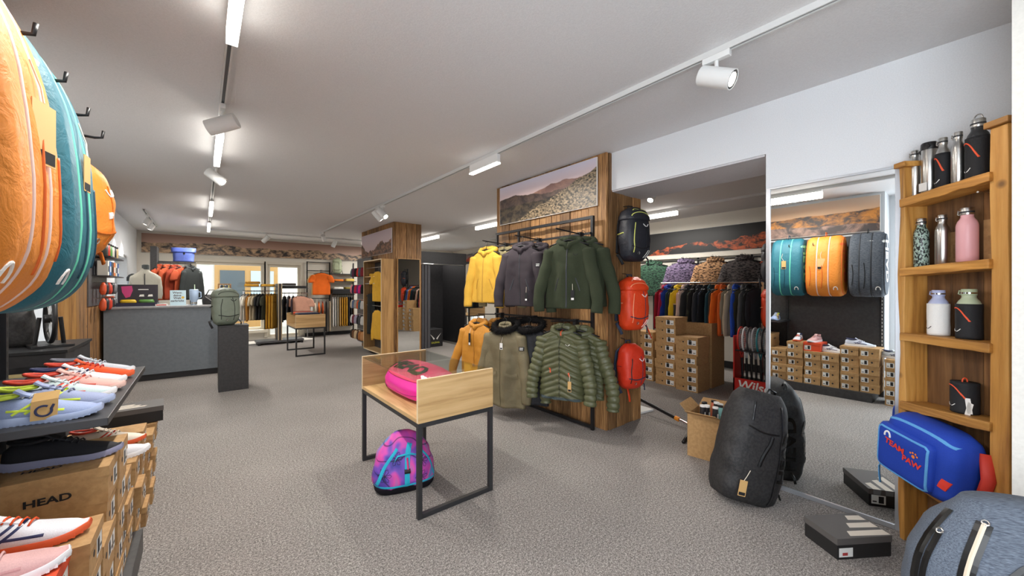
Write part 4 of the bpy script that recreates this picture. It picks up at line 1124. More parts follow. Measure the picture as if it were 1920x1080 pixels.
MUST = fabric((204, 160, 62), .95, .12, 160, 'mustard_fleece'); KHA = fabric((138, 128, 96), .95, .12, 160, 'khaki_fleece'); OCH = nylon((188, 126, 34), .6); PARK = nylon((112, 102, 76), .7); PUF = nylon((84, 86, 58), .42, 'olive_down_nylon', .25)
U = 1.905
coat('dark moss green hooded fleece hanging on the pillar rack', (2.80, 2.57, U), FR, MOSS, W=.245, L=.66, slv=.62, zipm=DKZ, seed=1.1, group=G_J, pockets=DKZ, logo=M_INK, tagm=(M_INK, (.06, -.42, .035, .10)), spread=.09)
coat('second dark green fleece hanging behind the moss green one', (2.93, 2.50, U), FR + .05, MOSS, W=.245, L=.64, slv=.63, zipm=DKZ, seed=1.7, group=G_J, spread=.11)
coat('charcoal plum hooded fleece hanging on the pillar rack', (2.76, 3.23, U), FR - .05, CHAR, W=.24, L=.66, slv=.60, zipm=DKZ, seed=2.3, group=G_J, pockets=DKZ, patch=(1,), tagm=(M_INK, (.1, -.45, .03, .09)), spread=.075)
coat('second charcoal fleece hanging behind the plum one', (2.92, 3.17, U), FR + .1, CHAR, W=.235, L=.64, slv=.6, zipm=DKZ, seed=2.9, group=G_J, patch=(1,), spread=.10)
coat('mustard yellow hooded fleece hanging at the end of the rack', (2.72, 3.86, U), FR - .10, MUST, W=.225, L=.64, slv=.62, zipm=plain('mustard_zip', (170, 128, 40), .6), seed=3.3, group=G_J, pockets=plain('mustard_zip', (170, 128, 40), .6), spread=.06)
coat('khaki fleece hanging behind the mustard one', (2.92, 3.76, U), FR + .05, KHA, W=.23, L=.66, slv=.62, zipm=DKZ, seed=3.8, group=G_J, patch=(1,), spread=.08)
Lw = 1.005
puf, pf, pb = coat('olive quilted down jacket with orange zip pulls', (2.80, 2.66, Lw + .02), FR, PUF, W=.245, L=.68, slv=.62, th=.085, zipm=plain('olive_zip', (58, 60, 40), .5), seed=4.2, quilt=(.058, .42), group=G_J, fold=.004, spread=.10, r0=.085, hem=fabric((66, 76, 78)), logo=M_PAPER, tagm=(M_TAG, (.115, -.42, .035, .10)))
for x, z in ((-.10, -.37), (.10, -.40)): ribbon(pf, [(x, z), (x + .012, z - .045)], .012, .008, .01).build('zip_pull', plain('orange_pull', (222, 96, 60), .5), puf)
ribbon(pf, [(.004, .0), (.006, -.05)], .014, .012, .01).build('zip_pull', plain('orange_pull', (222, 96, 60), .5), puf)
coat('second olive down jacket hanging behind the quilted one', (2.95, 2.56, Lw), FR + .06, PUF, W=.25, L=.66, slv=.66, th=.06, seed=4.7, quilt=(.058, .42), group=G_J, fold=.004, spread=.13)
pk_, pkf, pkb = coat('long khaki parka with black fur hood', (2.62, 3.36, Lw), FR - .04, PARK, name='parka', W=.25, L=.86, slv=.72, th=.085, flare=.14, hood=False, zipm=plain('parka_placket', (92, 84, 60), .8), seed=5.1, group=G_J, fold=.018, spread=.09, tagm=(M_PAPER, (.015, -.10, .035, .07)), patch=(1,), collar=True)
for s_ in (-1, 1):
    pkp = ribbon(pkf, [(s_ * .06, -.50), (s_ * .12, -.53), (s_ * .19, -.51)], .05, .006, .02).build('pocket_flap', PARK, pk_)
def fur_ruff(parent, k=1.0, n=2600, seed=3, mat=None):
    r_ = random.Random(seed); m = MB()
    for i in range(n):
        a = r_.uniform(0, 2 * PI); b = r_.uniform(0, 2 * PI); c, s_ = math.cos(a), math.sin(a)
        ctr = Vector((.125 * k * c, .02 + .085 * k * s_, .02 + .05 * s_)); nrm = Vector((math.cos(b) * c, math.cos(b) * s_, math.sin(b)))
        p = ctr + nrm * .028; q = p + (nrm + Vector((r_.uniform(-.6, .6), r_.uniform(-.6, .6), r_.uniform(-.8, .3)))).normalized() * r_.uniform(.025, .05)
        sd_ = nrm.cross(Vector((.3, .5, .8))).normalized() * .0022
        m.add([p - sd_, p + sd_, q], [(0, 1, 2)])
    core = MB().tube([(.125 * k * math.cos(a), .02 + .085 * k * math.sin(a), .02 + .05 * math.sin(a)) for a in [2 * PI * t / 24 for t in range(24)]], .032, 10, closed=True)
    f = core.build('fur_hood', mat, parent, smooth=True); h = m.build('fur_hair', mat, f); h['kind'] = 'stuff'
FURB = fabric((20, 18, 18), 1.0, .3, 90, 'black_fur')
fur_ruff(pk_, 1.15, 3000, 3, FURB)
bp, bpf, bpb = coat('black parka with fur hood hanging behind the khaki one', (2.80, 3.16, Lw + .01), FR + .08, nylon((26, 28, 34), .6), name='parka', W=.245, L=.84, slv=.66, th=.06, hood=False, seed=5.6, group=G_J, spread=.12)
fur_ruff(bp, 1.25, 2200, 5, FURB)
coat('ochre hooded rain jacket hanging low at the end of the rack', (2.66, 3.98, Lw), FR - .12, OCH, W=.245, L=.70, slv=.64, th=.07, zipm=plain('ochre_placket', (160, 104, 24), .6), seed=6.2, group=G_J, fold=.016, spread=.14, tagm=(M_INK, (-.05, -.06, .03, .15)), patch=(1,))
coat('second ochre rain jacket hanging behind the first', (2.86, 3.84, Lw), FR + .05, OCH, W=.245, L=.68, slv=.64, th=.06, seed=6.7, group=G_J, fold=.016, spread=.12)

# ================================================================ floral duffel under the table
def floral():
    t = NT('floral_print'); v = t.coord((1, 1, 1)); n1 = t.noise(v, 5.0, 2, .5, .8)
    base = t.ramp(n1, [(.34, srgb(70, 60, 160)), (.44, srgb(126, 78, 186)), (.5, srgb(196, 74, 180)), (.56, srgb(226, 82, 170)), (.66, srgb(80, 140, 200))])
    w = t.n('ShaderNodeTexWave', wave_type='RINGS'); w.inputs['Scale'].default_value = 4.0; w.inputs['Distortion'].default_value = 9.0; w.inputs['Detail'].default_value = 1.0
    t.l(v, w.inputs['Vector']); ln = t.ramp(w.outputs['Fac'], [(.0, (1, 1, 1, 1)), (.04, (0, 0, 0, 1))])
    t.bump(n1, .4, .02)
    return t.set(t.mix(t.math('MULTIPLY', ln, .8), base, srgb(40, 24, 70)), .6)
fl = floral(); CYAN = fabric((46, 176, 204), .7, .1); DKB = fabric((22, 18, 26))
p0 = onZ(760, 930, 0)
dz = thing('duffel_bag', 'purple and pink floral duffel bag with cyan straps under the display table', 'duffel bag', (1.16, 2.70, 0), R_(-14))
b = bag_body([(0, .205, .135, 0, 0, 3.4), (.08, .225, .15, 0, 0, 3.2), (.35, .215, .14, 0, 0, 2.9), (.65, .18, .11, 0, .005, 2.6), (.85, .135, .075, 0, .01, 2.4), (.96, .08, .04, 0, .015, 2.2), (1, .04, .02, 0, .015, 2)], 30, 56, .014, 2.0, .035, .39)
bd = b.build('body', fl, dz, smooth=True)
bag_body([(0, .19, .125, 0, 0, 3.4), (.5, .21, .14, 0, 0, 3.4), (1, .212, .142, 0, 0, 3.4)], 4, 48, .003, 1.0, 0, .05).build('base', DKB, dz, smooth=True)
for (o0, R) in (((0, 0, 0), (1, 0, 0)),):
    fc = Face(b.bvh(), o0, R, (0, 0, 1))
    ribbon(fc, [(-.215, .065), (0, .055), (.215, .065)], .014, .004, .02).build('piping_or_crease', CYAN, bd)
    ribbon(fc, [(.0, .05), (.0, .17), (.012, .28), (.03, .325)], .034, .005, .02).build('webbing', CYAN, bd)
    bk = ribbon(fc, [(-.018, .155), (.022, .155)], .028, .010, .01).build('buckle', M_BLK, bd)
    ribbon(fc, [(-.2, .08), (-.15, .2), (-.06, .3)], .018, .004, .02).build('piping_or_crease', CYAN, bd)
    ribbon(fc, [(.2, .08), (.17, .2), (.10, .28)], .012, .004, .02).build('piping_or_crease', CYAN, bd)
    ribbon(fc, [(.006, .17), (.004, .24)], .012, .014, .01).build('zip_pull', plain('hot_pink_pull', (236, 60, 130), .5), bd)
    for cx, cz in ((.10, .10), (-.07, .24), (.11, .2), (-.15, .14)):
        pet = plain('petal_outline', (34, 26, 60), .6)
        for a in range(0, 360, 60):
            pts = [(cx, cz), (cx + .035 * math.cos(R_(a - 18)), cz + .035 * math.sin(R_(a - 18))), (cx + .045 * math.cos(R_(a)), cz + .045 * math.sin(R_(a))), (cx + .035 * math.cos(R_(a + 18)), cz + .035 * math.sin(R_(a + 18))), (cx, cz)]
            ribbon(fc, pts, .003, .0015, .012).build('petal_print', pet, bd)
strap('carry_handle', [(-.10, -.10, .20), (-.06, -.10, .255), (.02, -.105, .262), (.10, -.10, .24), (.14, -.09, .19)], .032, CYAN, dz, .006)
strap('carry_handle', [(-.12, -.05, .27), (-.05, -.04, .325), (.04, -.04, .325), (.12, -.05, .27)], .03, CYAN, dz, .006)

# ================================================================ pink racquet bag under glass
PK1 = nylon((240, 40, 160), .4, 'hot_pink_shell', .06); PK2 = nylon((236, 70, 110), .5, 'coral_pink_shell', .08)
pb_ = thing('racquet_bag', 'hot pink racquet bag lying under the glass of the display table', 'racquet bag', (1.33, 2.78, .627), R_(90))
b = bag_body([(0, .34, .12, 0, 0, 3.0), (.12, .41, .19, 0, 0, 2.8), (.45, .425, .205, 0, 0, 2.6), (.75, .39, .17, 0, .0, 2.5), (.93, .31, .115, 0, .0, 2.3), (1, .23, .07, 0, .0, 2.2)], 22, 60, .006, 6.0, 0, .215)
bd = b.build('shell', PK1, pb_, smooth=True)
t_ = bag_body([(0, .40, .182, 0, .0, 2.5), (.3, .39, .172, 0, 0, 2.4), (.75, .32, .125, 0, 0, 2.3), (1, .24, .078, 0, 0, 2.2)], 12, 60, .004, 6.5, .148, .221).build('top_panel', PK2, pb_, smooth=True)
fc = Face(bag_body([(0, .40, .182, 0, .0, 2.5), (.3, .39, .172, 0, 0, 2.4), (.75, .32, .125, 0, 0, 2.3), (1, .24, .078, 0, 0, 2.2)], 12, 60, .004, 6.5, .148, .221).bvh(), (0, 0, .2), (-1, 0, 0), (0, -1, 0))
text_on(fc, 'HEAD', -.03, -.085, .15, 0, 1.35, .004, .05).build('lettering', fabric((52, 60, 40), .7), t_)
ff = Face(b.bvh(), (0, 0, 0), (-1, 0, 0), (0, 0, 1))
fs2 = Face(b.bvh(), (0, 0, 0), (1, 0, 0), (0, 0, 1))
for f_ in (ff, fs2): ribbon(f_, [(-.36, .06), (-.1, .045), (.2, .05), (.36, .075)], .006, .003, .02).build('seam', plain('deep_pink_seam', (190, 24, 120), .5), bd)
ribbon(ff, [(-.30, .045), (-.22, .035)], .022, .003, .01).build('black_tab', M_BLK, bd)

# ================================================================ black bag leaning by the mirror
BLK2 = two_tone('black_textured_nylon', (26, 25, 26), (42, 40, 40), 60, .65, bumpk=.3)
bg = thing('sports_bag', 'tall black sports bag leaning against the mirror edge with brown paper tag', 'sports bag', (2.88, 1.06, .012), 0, None, rot=(R_(-5), R_(14), R_(-40)))
b = bag_body([(0, .17, .115, .0, 0, 3.2), (.06, .20, .145, 0, 0, 3.2), (.35, .205, .155, 0, 0, 3.2), (.7, .195, .145, 0, 0, 3.2), (.93, .17, .115, .0, 0, 3.0), (1, .12, .07, .0, 0, 2.6)], 34, 60, .012, 8.0, 0, .73)
bd = b.build('body', BLK2, bg, smooth=True)
fc = Face(b.bvh(), (0, 0, 0), (1, 0, 0), (0, 0, 1)); sg = Face(b.bvh(), (0, 0, 0), (0, 1, 0), (0, 0, 1))
ZB = plain('black_zip_tape', (12, 12, 13), .35); BLT = plain('black_gloss_print', (10, 10, 12), .25)
ribbon(fc, [(.10, .02), (.115, .2), (.11, .45), (.085, .66)], .012, .004, .02).build('zip', ZB, bd)
ribbon(fc, [(-.12, .50), (-.02, .47), (.08, .48)], .010, .004, .02).build('zip', ZB, bd)
ribbon(fc, [(-.02, .26), (.0, .34), (.035, .42), (.04, .46)], .022, .006, .02).build('pocket_flap', ZB, bd)
ribbon(fc, [(-.10, .54), (-.09, .66)], .012, .004, .02).build('zip', ZB, bd)
text_on(fc, 'HEAD', .155, .34, .085, PI / 2, 1.5, .004, .04).build('lettering', BLT, bd)
text_on(sg, 'HEAD', 0, .34, .11, PI / 2, 1.5, .004, .04).build('lettering', BLT, bd)
p = fc.at(-.10, .15, .02); hang_tag(bg, [fc.at(-.07, .22, .006), fc.at(-.085, .18, .012), p], .05, .10, p, (1, 0, 0), M_TAG, M_INK)
MB().tube([(.02, -.02, .70), (.04, -.03, .76), (.09, -.02, .75), (.10, 0, .69)], .012, 8, flat=.5).build('carry_handle', ZB, bg, smooth=True)
strap('shoulder_strap', [(.05, .12, .62), (.10, .19, .5), (.12, .19, .25), (.14, .13, .08)], .06, BLK2, bg, .02)
strap('side_strap', [(.17, -.02, .12), (.235, -.03, .08), (.25, -.03, .05)], .02, ZB, bg, .006)

# ================================================================ grey bag in the foreground
GRM = two_tone('blue_grey_melange', (62, 70, 84), (112, 122, 136), 210, .8, .35, .65, (.25, 2.5, 2.5), 3)
GRD = two_tone('dark_grey_melange', (52, 56, 68), (84, 90, 102), 260, .8, .35, .65, (1, 1, 1), 3)
gb = thing('racquet_backpack', 'blue-grey melange racquet backpack with cream zip and large pale lettering', 'racquet backpack', (2.12, -.16, 0.0), 0, None, rot=(R_(0), R_(-9), R_(-80)))
tabg = [(0, .26, .13, 0, 0, 3.0), (.08, .31, .16, 0, 0, 3.0), (.4, .32, .17, 0, 0, 2.8), (.72, .27, .15, 0, 0, 2.6), (.90, .19, .11, .0, 0, 2.4), (1, .09, .05, .0, 0, 2.2)]
b = bag_body(tabg, 36, 72, .010, 3.0, .03, .745)
bd = b.build('body', GRM, gb, smooth=True); fc = Face(b.bvh(), (0, 0, 0), (1, 0, 0), (0, 0, 1))
CRZ = plain('cream_zip', (222, 206, 184), .5)
def gl(pts, w, mat, nm, lift=.004): return ribbon(fc, pts, w, lift, .02).build(nm, mat, bd)
fc = Face(b.bvh(), (0, 0, 0), (1, 0, 0), (0, .6, .8))
gl([(-.305, .04), (-.295, .22), (-.25, .40), (-.14, .54)], .020, ZB, 'piping_or_crease')
gl([(-.20, -.02), (-.19, .18), (-.15, .34), (-.07, .50)], .038, ZB, 'zip_tape', .003)
gl([(-.20, -.02), (-.19, .18), (-.15, .34), (-.07, .50)], .012, CRZ, 'zip', .006)
gl([(-.15, -.02), (-.13, .18), (-.08, .32), (.02, .42), (.16, .44)], .024, ZB, 'seam_band')
gl([(-.265, .26), (-.24, .36), (-.18, .46)], .016, ZB, 'zip')
gl([(-.255, .06), (-.25, .20)], .034, ZB, 'side_handle', .008)
gl([(-.11, .06), (-.09, .20), (-.03, .32)], .020, ZB, 'zip')
text_on(fc, 'HEAD', -.03, .07, .15, R_(66), 1.3, .004, .035, .08).build('lettering', plain('pale_grey_print', (206, 206, 208), .6), bd)
for a, b_2 in ((-.068, .502), (-.178, .464), (-.028, .325)):
    MB().tube([fc.at(a + .008 * math.cos(q), b_2 + .008 * math.sin(q), .006) for q in [2 * PI * t / 8 for t in range(8)]], .003, 5, closed=True).build('zip_pull', M_STEEL, bd)

# ================================================================ children's backpack in the shelf
BLU = fabric((34, 66, 168), .7, .12, 260, 'royal_blue_canvas'); LBL = fabric((92, 158, 214), .7, .08)
kc = SR + SD * .30 + SN * .055
kb = thing('kids_backpack', 'royal blue children backpack with red lettering pushed into the rustic shelf', 'backpack', (kc.x, kc.y, .425), SANG + PI, None, rot=(R_(3), R_(7), SANG + PI))
b = bag_body([(0, .17, .085, 0, 0, 4.0), (.06, .19, .10, 0, 0, 4.5), (.7, .19, .10, 0, 0, 4.5), (.92, .175, .088, 0, 0, 4.0), (1, .14, .06, 0, 0, 3.2)], 22, 60, .005, 9.0, 0, .325)
bd = b.build('body', BLU, kb, smooth=True); fc = Face(b.bvh(), (0, 0, 0), (1, 0, 0), (0, 0, 1))
b2 = bag_body([(0, .135, .03, -.03, -.09, 4.5), (.1, .15, .04, -.03, -.09, 5), (.9, .15, .04, -.03, -.09, 5), (1, .135, .03, -.03, -.09, 4.5)], 12, 48, .003, 9.5, .015, .265)
fp = b2.build('front_pocket', BLU, kb, smooth=True); f2 = Face(b2.bvh(), (0, 0, 0), (1, 0, 0), (0, 0, 1))
ribbon(f2, [(-.165, .03), (-.165, .24), (-.15, .252), (.09, .252), (.105, .24), (.105, .03), (.09, .022), (-.15, .022), (-.165, .03)], .009, .003, .012).build('piping_or_crease', LBL, fp)
ribbon(fc, [(-.17, .285), (-.1, .31), (.1, .31), (.17, .285)], .010, .003, .012).build('piping_or_crease', LBL, bd)
RED_ = plain('red_lettering', (226, 62, 46), .5)
text_on(f2, 'TEAM', -.06, .178, .042, R_(-8), 1.05, .003, .035, .15).build('lettering', RED_, fp)
text_on(f2, 'PAW', .035, .138, .042, R_(-4), 1.05, .003, .035, .15).build('lettering', RED_, fp)
ribbon(f2, arc(-.105, .212, .016, .024, -10, 190, 10), .008, .003, .008).build('logo_print', M_PAPER, fp)
for (cx, cz, rr) in ((.045, .176, .009), (.03, .19, .005), (.042, .195, .005), (.056, .194, .005), (.064, .184, .005)):
    MB().add([f2.at(cx + rr * math.cos(a), cz + rr * math.sin(a), .003) for a in [2 * PI * t / 12 for t in range(12)]], [tuple(range(12))]).build('paw_print', plain('orange_print', (238, 130, 50), .5), fp)
ribbon(fc, [(.14, .10), (.17, .09)], .05, .004, .01).build('red_patch', RED_, bd)
strap('shoulder_strap', [(.19, .05, .27), (.225, .03, .16), (.21, .02, .04)], .05, plain('red_webbing', (206, 58, 42), .6), kb, .012)
strap('loose_strap', [(-.185, -.05, .05), (-.215, -.07, -.03), (-.205, -.075, -.08), (-.19, -.08, -.12)], .026, LBL, kb, .003)

# ================================================================ cardboard box with grip rolls in the passage
def open_box(o, w, d, h, t=.004, mat=M_KRAFT):
    bx(0, w, 0, d, 0, t).build('bottom', mat, o)
    bx(0, w, 0, t, t, h).build('side', mat, o); bx(0, w, d - t, d, t, h).build('side', mat, o); bx(0, t, t, d - t, t, h).build('side', mat, o); bx(w - t, w, t, d - t, t, h).build('side', mat, o)
cb = thing('cardboard_box', 'open cardboard box filled with grip tubes in the passage', 'cardboard box', (3.30, 1.36, .001), R_(8))
open_box(cb, .30, .26, .36)
for pts in ([(0, 0, .36), (.30, 0, .36), (.29, -.02, .27), (.01, -.02, .27)], [(0, 0, .36), (0, .26, .36), (-.11, .25, .41), (-.11, .01, .41)], [(.30, 0, .36), (.30, .26, .36), (.40, .25, .42), (.40, .01, .42)], [(0, .26, .36), (.30, .26, .36), (.29, .33, .43), (.01, .33, .43)]):
    P4 = [Vector(q) for q in pts]; nn = (P4[1] - P4[0]).cross(P4[3] - P4[0]).normalized() * .004
    MB().rings([P4, [q + nn for q in P4]]).build('flap', M_KRAFT, cb)
rg_ = random.Random(5)
for k, (x, y, c_, lb) in enumerate(((.06, .07, (40, 40, 44), 'black'), (.12, .06, (150, 206, 200), 'mint'), (.18, .07, (34, 34, 38), 'black'), (.23, .08, (36, 36, 40), 'black'), (.25, .14, (214, 120, 90), 'coral'), (.10, .14, (30, 30, 34), 'black'), (.17, .17, (225, 225, 225), 'white'), (.05, .16, (38, 38, 42), 'black'))):
    M = Matrix.Translation((3.30, 1.36, 0)) @ Matrix.Rotation(R_(8), 4, 'Z')
    p = M @ Vector((x, y, .006)); tl = (rg_.uniform(-.2, .2), rg_.uniform(-.15, .35) * .3)
    g = thing('grip_tube', '%s grip tube standing in the open cardboard box%s' % (lb, {0: ' at the box corner', 2: ' next to the mint one', 3: ' by the coral one', 5: ' behind the mint one', 7: ' by the white one'}.get(k, '')), 'tube', p, 0, 'grip tubes in the cardboard box', rot=(tl[0] * .2, tl[1], 0))
    MB().lathe([(.022, 0), (.022, .42)], 16).build('tube', plain('tube_%d_%d_%d' % c_, c_, .4), g, smooth=40)
    MB().lathe([(.023, .42), (.023, .435), (.012, .437), (.001, .437)], 16).build('end_cap', M_BLK if lb != 'black' else M_PAPER, g, smooth=40)
    bx(-.012, .012, -.0235, -.0222, .30, .38).build('print', M_PAPER if lb == 'black' else M_INK, g)

# ================================================================ pole with a curved foot on the floor of the passage
pl = thing('pole_stand', 'black and steel pole with orange clamp and curved black foot lying on the carpet', 'stand', (0, 0, 0))
A_ = onZ(1188, 742, .16); B_ = onZ(1268, 784, .07); C_ = onZ(1308, 804, .03)
MB().tube([A_, A_.lerp(B_, .5), B_], .020, 12).build('grip', M_BLK, pl, smooth=40)
MB().tube([A_.lerp(B_, .95), C_], .014, 12).build('shaft', M_CHROME, pl, smooth=40)
MB().tube([A_.lerp(B_, .98), B_.lerp(C_, .14)], .024, 12).build('clamp', plain('orange_clamp', (226, 140, 40), .5), pl, smooth=40)
E0 = onZ(1281, 829, .014); E1 = onZ(1337, 797, .02)
mid = onZ(1306, 806, .03)
MB().tube([E0, E0.lerp(mid, .5) + Vector((-.01, .012, .006)), mid, mid.lerp(E1, .55) + Vector((0, .012, .004)), E1], .015, 10, flat=1.0).build('curved_foot', M_BLK, pl, smooth=True)
wb = thing('white_board', 'white board lying on the carpet behind the front pillar', 'board', (3.9, 2.47, .0), R_(-12))
MB().prism([(0, 0), (.22, .02), (.10, .75), (.02, .8)], 'z', .001, .025).build('panel', M_WHITE, wb, bevel=.004)
# ================================================================ simple garments for the rails farther off
def far_garment(kind, seed):
    if kind == 'jacket':
        m = torso(.225, .68, .05, .05, seed, 16, 24, .08); [m.join(sleeve(s_, .225, .60, .07, .052, .06, seed=seed, rows=12, n=10)) for s_ in (-1, 1)]; m.join(hood_mesh(.9, seed))
    elif kind == 'fleece':
        m = torso(.25, .62, .07, .04, seed, 18, 26, .085, fold=.016); [m.join(sleeve(s_, .25, .56, .08, .06, .10, seed=seed, rows=12, n=10)) for s_ in (-1, 1)]; m.join(collar_ring(.085, .06))
    elif kind == 'tee':
        m = torso(.23, .64, .04, .03, seed, 16, 26, .085); [m.join(sleeve(s_, .23, .20, .085, .085, .07, seed=seed, rows=6, n=10, th=.45)) for s_ in (-1, 1)]
    elif kind == 'sweater':
        m = torso(.22, .62, .04, .03, seed, 16, 24, .08); [m.join(sleeve(s_, .22, .58, .065, .05, .05, seed=seed, rows=12, n=10, th=.5)) for s_ in (-1, 1)]
    else:  # trousers folded over a hanger bar
        m = MB()
        for s_ in (-1, 1): m.join(torso(.07, .88, .03, .25, seed + s_, 14, 18, .066, slope=.01, fold=.008), Matrix.Translation((s_ * .075, 0, 0)))
        m.join(torso(.145, .22, .035, .05, seed, 6, 24, .13, slope=.01, fold=.004))
    return m.mesh(kind, M_PAPER, True)
FG = {}
HSM = MB().tube([(0, 0, .005), (0, 0, .05), (.012, 0, .062), (.02, 0, .076), (.012, 0, .092), (-.006, 0, .094)], .003, 5)
HSM.tube([(-.19, 0, -.035), (0, 0, .005), (.19, 0, -.035)], .009, 6)
HSM_ME = HSM.mesh('hanger', M_BLK, True)
def hang(kind, rgb, loc, rz, label, group, hg='thin dark hangers on the rails', seed=None, slim=.62, hlabel=None, mat=None, name=None, cat=None):
    """loc = rail point; the garment hangs 95 mm below it"""
    sd_ = (seed if seed is not None else (len(FG) % 3)); key = (kind, sd_ % 3)
    if key not in FG: FG[key] = far_garment(kind, 1.3 + 2.1 * (sd_ % 3))
    nm = name or {'tee': 't_shirt', 'trousers': 'trousers', 'fleece': 'fleece_jacket'}.get(kind, kind)
    o = link(nm, FG[key], None, (loc[0], loc[1], loc[2] - .092), (0, 0, rz)); obmat(o, mat or fabric(rgb, .85, .15))
    o.scale = (1, slim, 1)
    tag(o, label, cat or {'tee': 't-shirt', 'fleece': 'jacket'}.get(kind, kind), group)
    h = link('clothes_hanger', HSM_ME, None, (loc[0], loc[1], loc[2] - .088), (0, 0, rz))
    tag(h, hlabel or 'thin hanger of the ' + label, 'hanger', hg + ' of the ' + group.split(' on the ')[-1])
    return o

# ================================================================ second room: fleece wall
wr = thing('jacket_rail', 'black wall rail with uprights carrying the fleece jackets', 'rail', (7.36, 1.5, 0))
bx(0, .04, 0, 3.9, .0, .12).build('plinth_board', M_BLACKM, wr)
for k in range(5): MB().bar((0, .1 + k * .92, .12), (0, .1 + k * .92, 2.02), .025).build('upright', M_BLACKM, wr)
MB().tube([(-.10, 0, 1.97), (-.10, 3.9, 1.97)], .012, 8).build('rail', M_BLACKM, wr, smooth=40)
for k in range(5):
    MB().bar((0, .1 + k * .92, 1.99), (-.1, .1 + k * .92, 1.97), .014).build('arm', M_BLACKM, wr)
for yy in (.98, 1.44, 1.96, 2.6, 3.2): MB().tube([(-.1, yy, 1.97), (-.60, yy, 1.985)], .007, 6).build('front_arm', M_BLACKM, wr)
PAT = lambda k, a, b: two_tone(k, a, b, 26, .95, .44, .54, (1, 1, 2.4), 3)
flee = (('black and white flecked', PAT('fleck_black', (26, 24, 26), (86, 78, 76)), 2.48), ('tan leopard-pattern', PAT('fleck_tan', (64, 44, 30), (196, 150, 108)), 2.94),
        ('purple flecked', PAT('fleck_purple', (46, 38, 58), (120, 104, 132)), 3.46), ('dark green flecked', PAT('fleck_green', (16, 34, 26), (50, 84, 64)), 4.10), ('charcoal', PAT('fleck_charcoal', (28, 28, 32), (60, 58, 64)), 4.70))
for nm, mt, yy in flee:
    for k in range(3):
        hang('fleece', None, (6.80 + k * .13, yy, 2.0), R_(-78 + 6 * k), '%s fleece jacket, %s on its wall arm' % (nm, ('front one', 'middle one', 'rear one')[k]), 'fleece jackets on the second room wall', mat=mt, seed=k)
# ---------------------------------------------------------------- free-standing clothes rail
cr = thing('clothes_rail', 'chrome free-standing clothes rail full of jackets in the second room', 'clothes rail', (6.0, 1.92, 0))
MB().tube([(0, 0, 1.52), (0, 1.5, 1.52)], .014, 10).build('rail', M_CHROME, cr, smooth=40)
for yy in (0, 1.5):
    MB().bar((0, yy, .02), (0, yy, 1.52), .028).build('upright', M_CHROME, cr); MB().bar((-.25, yy, .015), (.25, yy, .015), .03).build('foot', M_BLACKM, cr)
cols = [('crimson', (150, 28, 44)), ('magenta red', (166, 34, 66)), ('royal blue', (40, 66, 150)), ('dark green', (40, 56, 52)), ('black', (26, 26, 28)), ('lemon yellow', (218, 182, 40)), ('dusty pink', (186, 150, 142)), ('rose beige', (196, 166, 150)), ('charcoal', (46, 44, 44)), ('dark olive', (54, 56, 40)), ('black-brown', (34, 30, 28)), ('dark grey', (50, 50, 54)), ('navy', (30, 34, 52)), ('black', (24, 24, 26)), ('dark teal', (30, 58, 66)), ('brown', (70, 54, 40)), ('orange', (214, 100, 30)), ('burnt orange', (196, 88, 34)), ('stone', (150, 138, 118)), ('sand', (176, 160, 136)), ('bright blue', (44, 78, 170)), ('olive brown', (76, 70, 54)), ('grey', (84, 84, 84)), ('black', (26, 26, 26)), ('anthracite', (46, 48, 52))]
for k, (nm, c_) in enumerate(cols):
    yy = 3.36 - k * .057
    hang('jacket' if k % 3 else 'sweater', c_, (6.0, yy, 1.53), R_(-8 + 7 * math.sin(k * 2.3)), '%s jacket%s on the chrome clothes rail' % (nm, '' if nm != 'black' else {4: ' beside the yellow one', 13: ' beside the navy one', 23: ' at the rail end'}[k]), 'jackets on the chrome clothes rail', seed=k)
# ---------------------------------------------------------------- boot boxes and cartons
def boot_boxes(x, y, n, lb, w=.31, h=.126, jit=.02):
    z = 0; r_ = random.Random(int(x * 100 + y * 10))
    for k in range(n):
        o = shoe_box('brown boot box %s, %s' % (lb, UPS[k]), (x + .36 + r_.uniform(-jit, jit), y + w + r_.uniform(-.006, .006), z + .0005), PI + r_.uniform(-.01, .01), 'kraft', (.36, w, h), 'boot boxes stacked in the second room'); z += h
        M = frame_mat((.3605, w * .2, h * .45), (0, 1, 0), (0, 0, 1))
        bx(.3606, .3612, w * .60, w * .72, h * .62, h * .86).build('dark_label', M_INK, o); 
        v_ = MB()
        for s_ in (-1, 1): v_.add([(.3608, w * .2, h * .42), (.3608, w * .2 + s_ * .03, h * .62), (.3608, w * .2 + s_ * .022, h * .62), (.3608, w * .2, h * .48)], [(0, 1, 2, 3)])
        v_.build('wing_print', M_KRAFTD, o)
boot_boxes(5.27, 2.47, 6, 'in the front stack by the big cartons')
boot_boxes(5.34, 2.83, 8, 'in the tallest stack of the second room')
boot_boxes(5.40, 3.22, 6, 'in the stack behind the hanging backpacks')
bc = thing('carton', 'large brown carton standing behind the boot boxes', 'carton', (5.68, 2.46, .001)); bx(0, .42, 0, .40, 0, .93).build('body', M_KRAFTD, bc, bevel=.003); bx(.18, .24, -.001, -.0004, .80, .93).build('tape', plain('beige_tape', (206, 186, 150), .4), bc)
cw = thing('wooden_crate', 'pale wooden crate with the small chalkboard on top', 'crate', (5.74, 2.90, .001))
bx(0, .36, 0, .34, 0, .60).build('lower_box', M_KRAFT, cw)
for (a0, a1, b0, b1) in ((0, .36, 0, .015), (0, .36, .325, .34), (0, .015, .015, .325), (.345, .36, .015, .325)): bx(a0, a1, b0, b1, .60, .94).build('board', M_OAK, cw)
bx(0, .36, 0, .34, .94, .955).build('lid', M_OAK, cw)
cf = thing('chalkboard', 'small framed chalkboard standing on the wooden crate', 'chalkboard', (5.78, 3.22, .957), R_(-80))
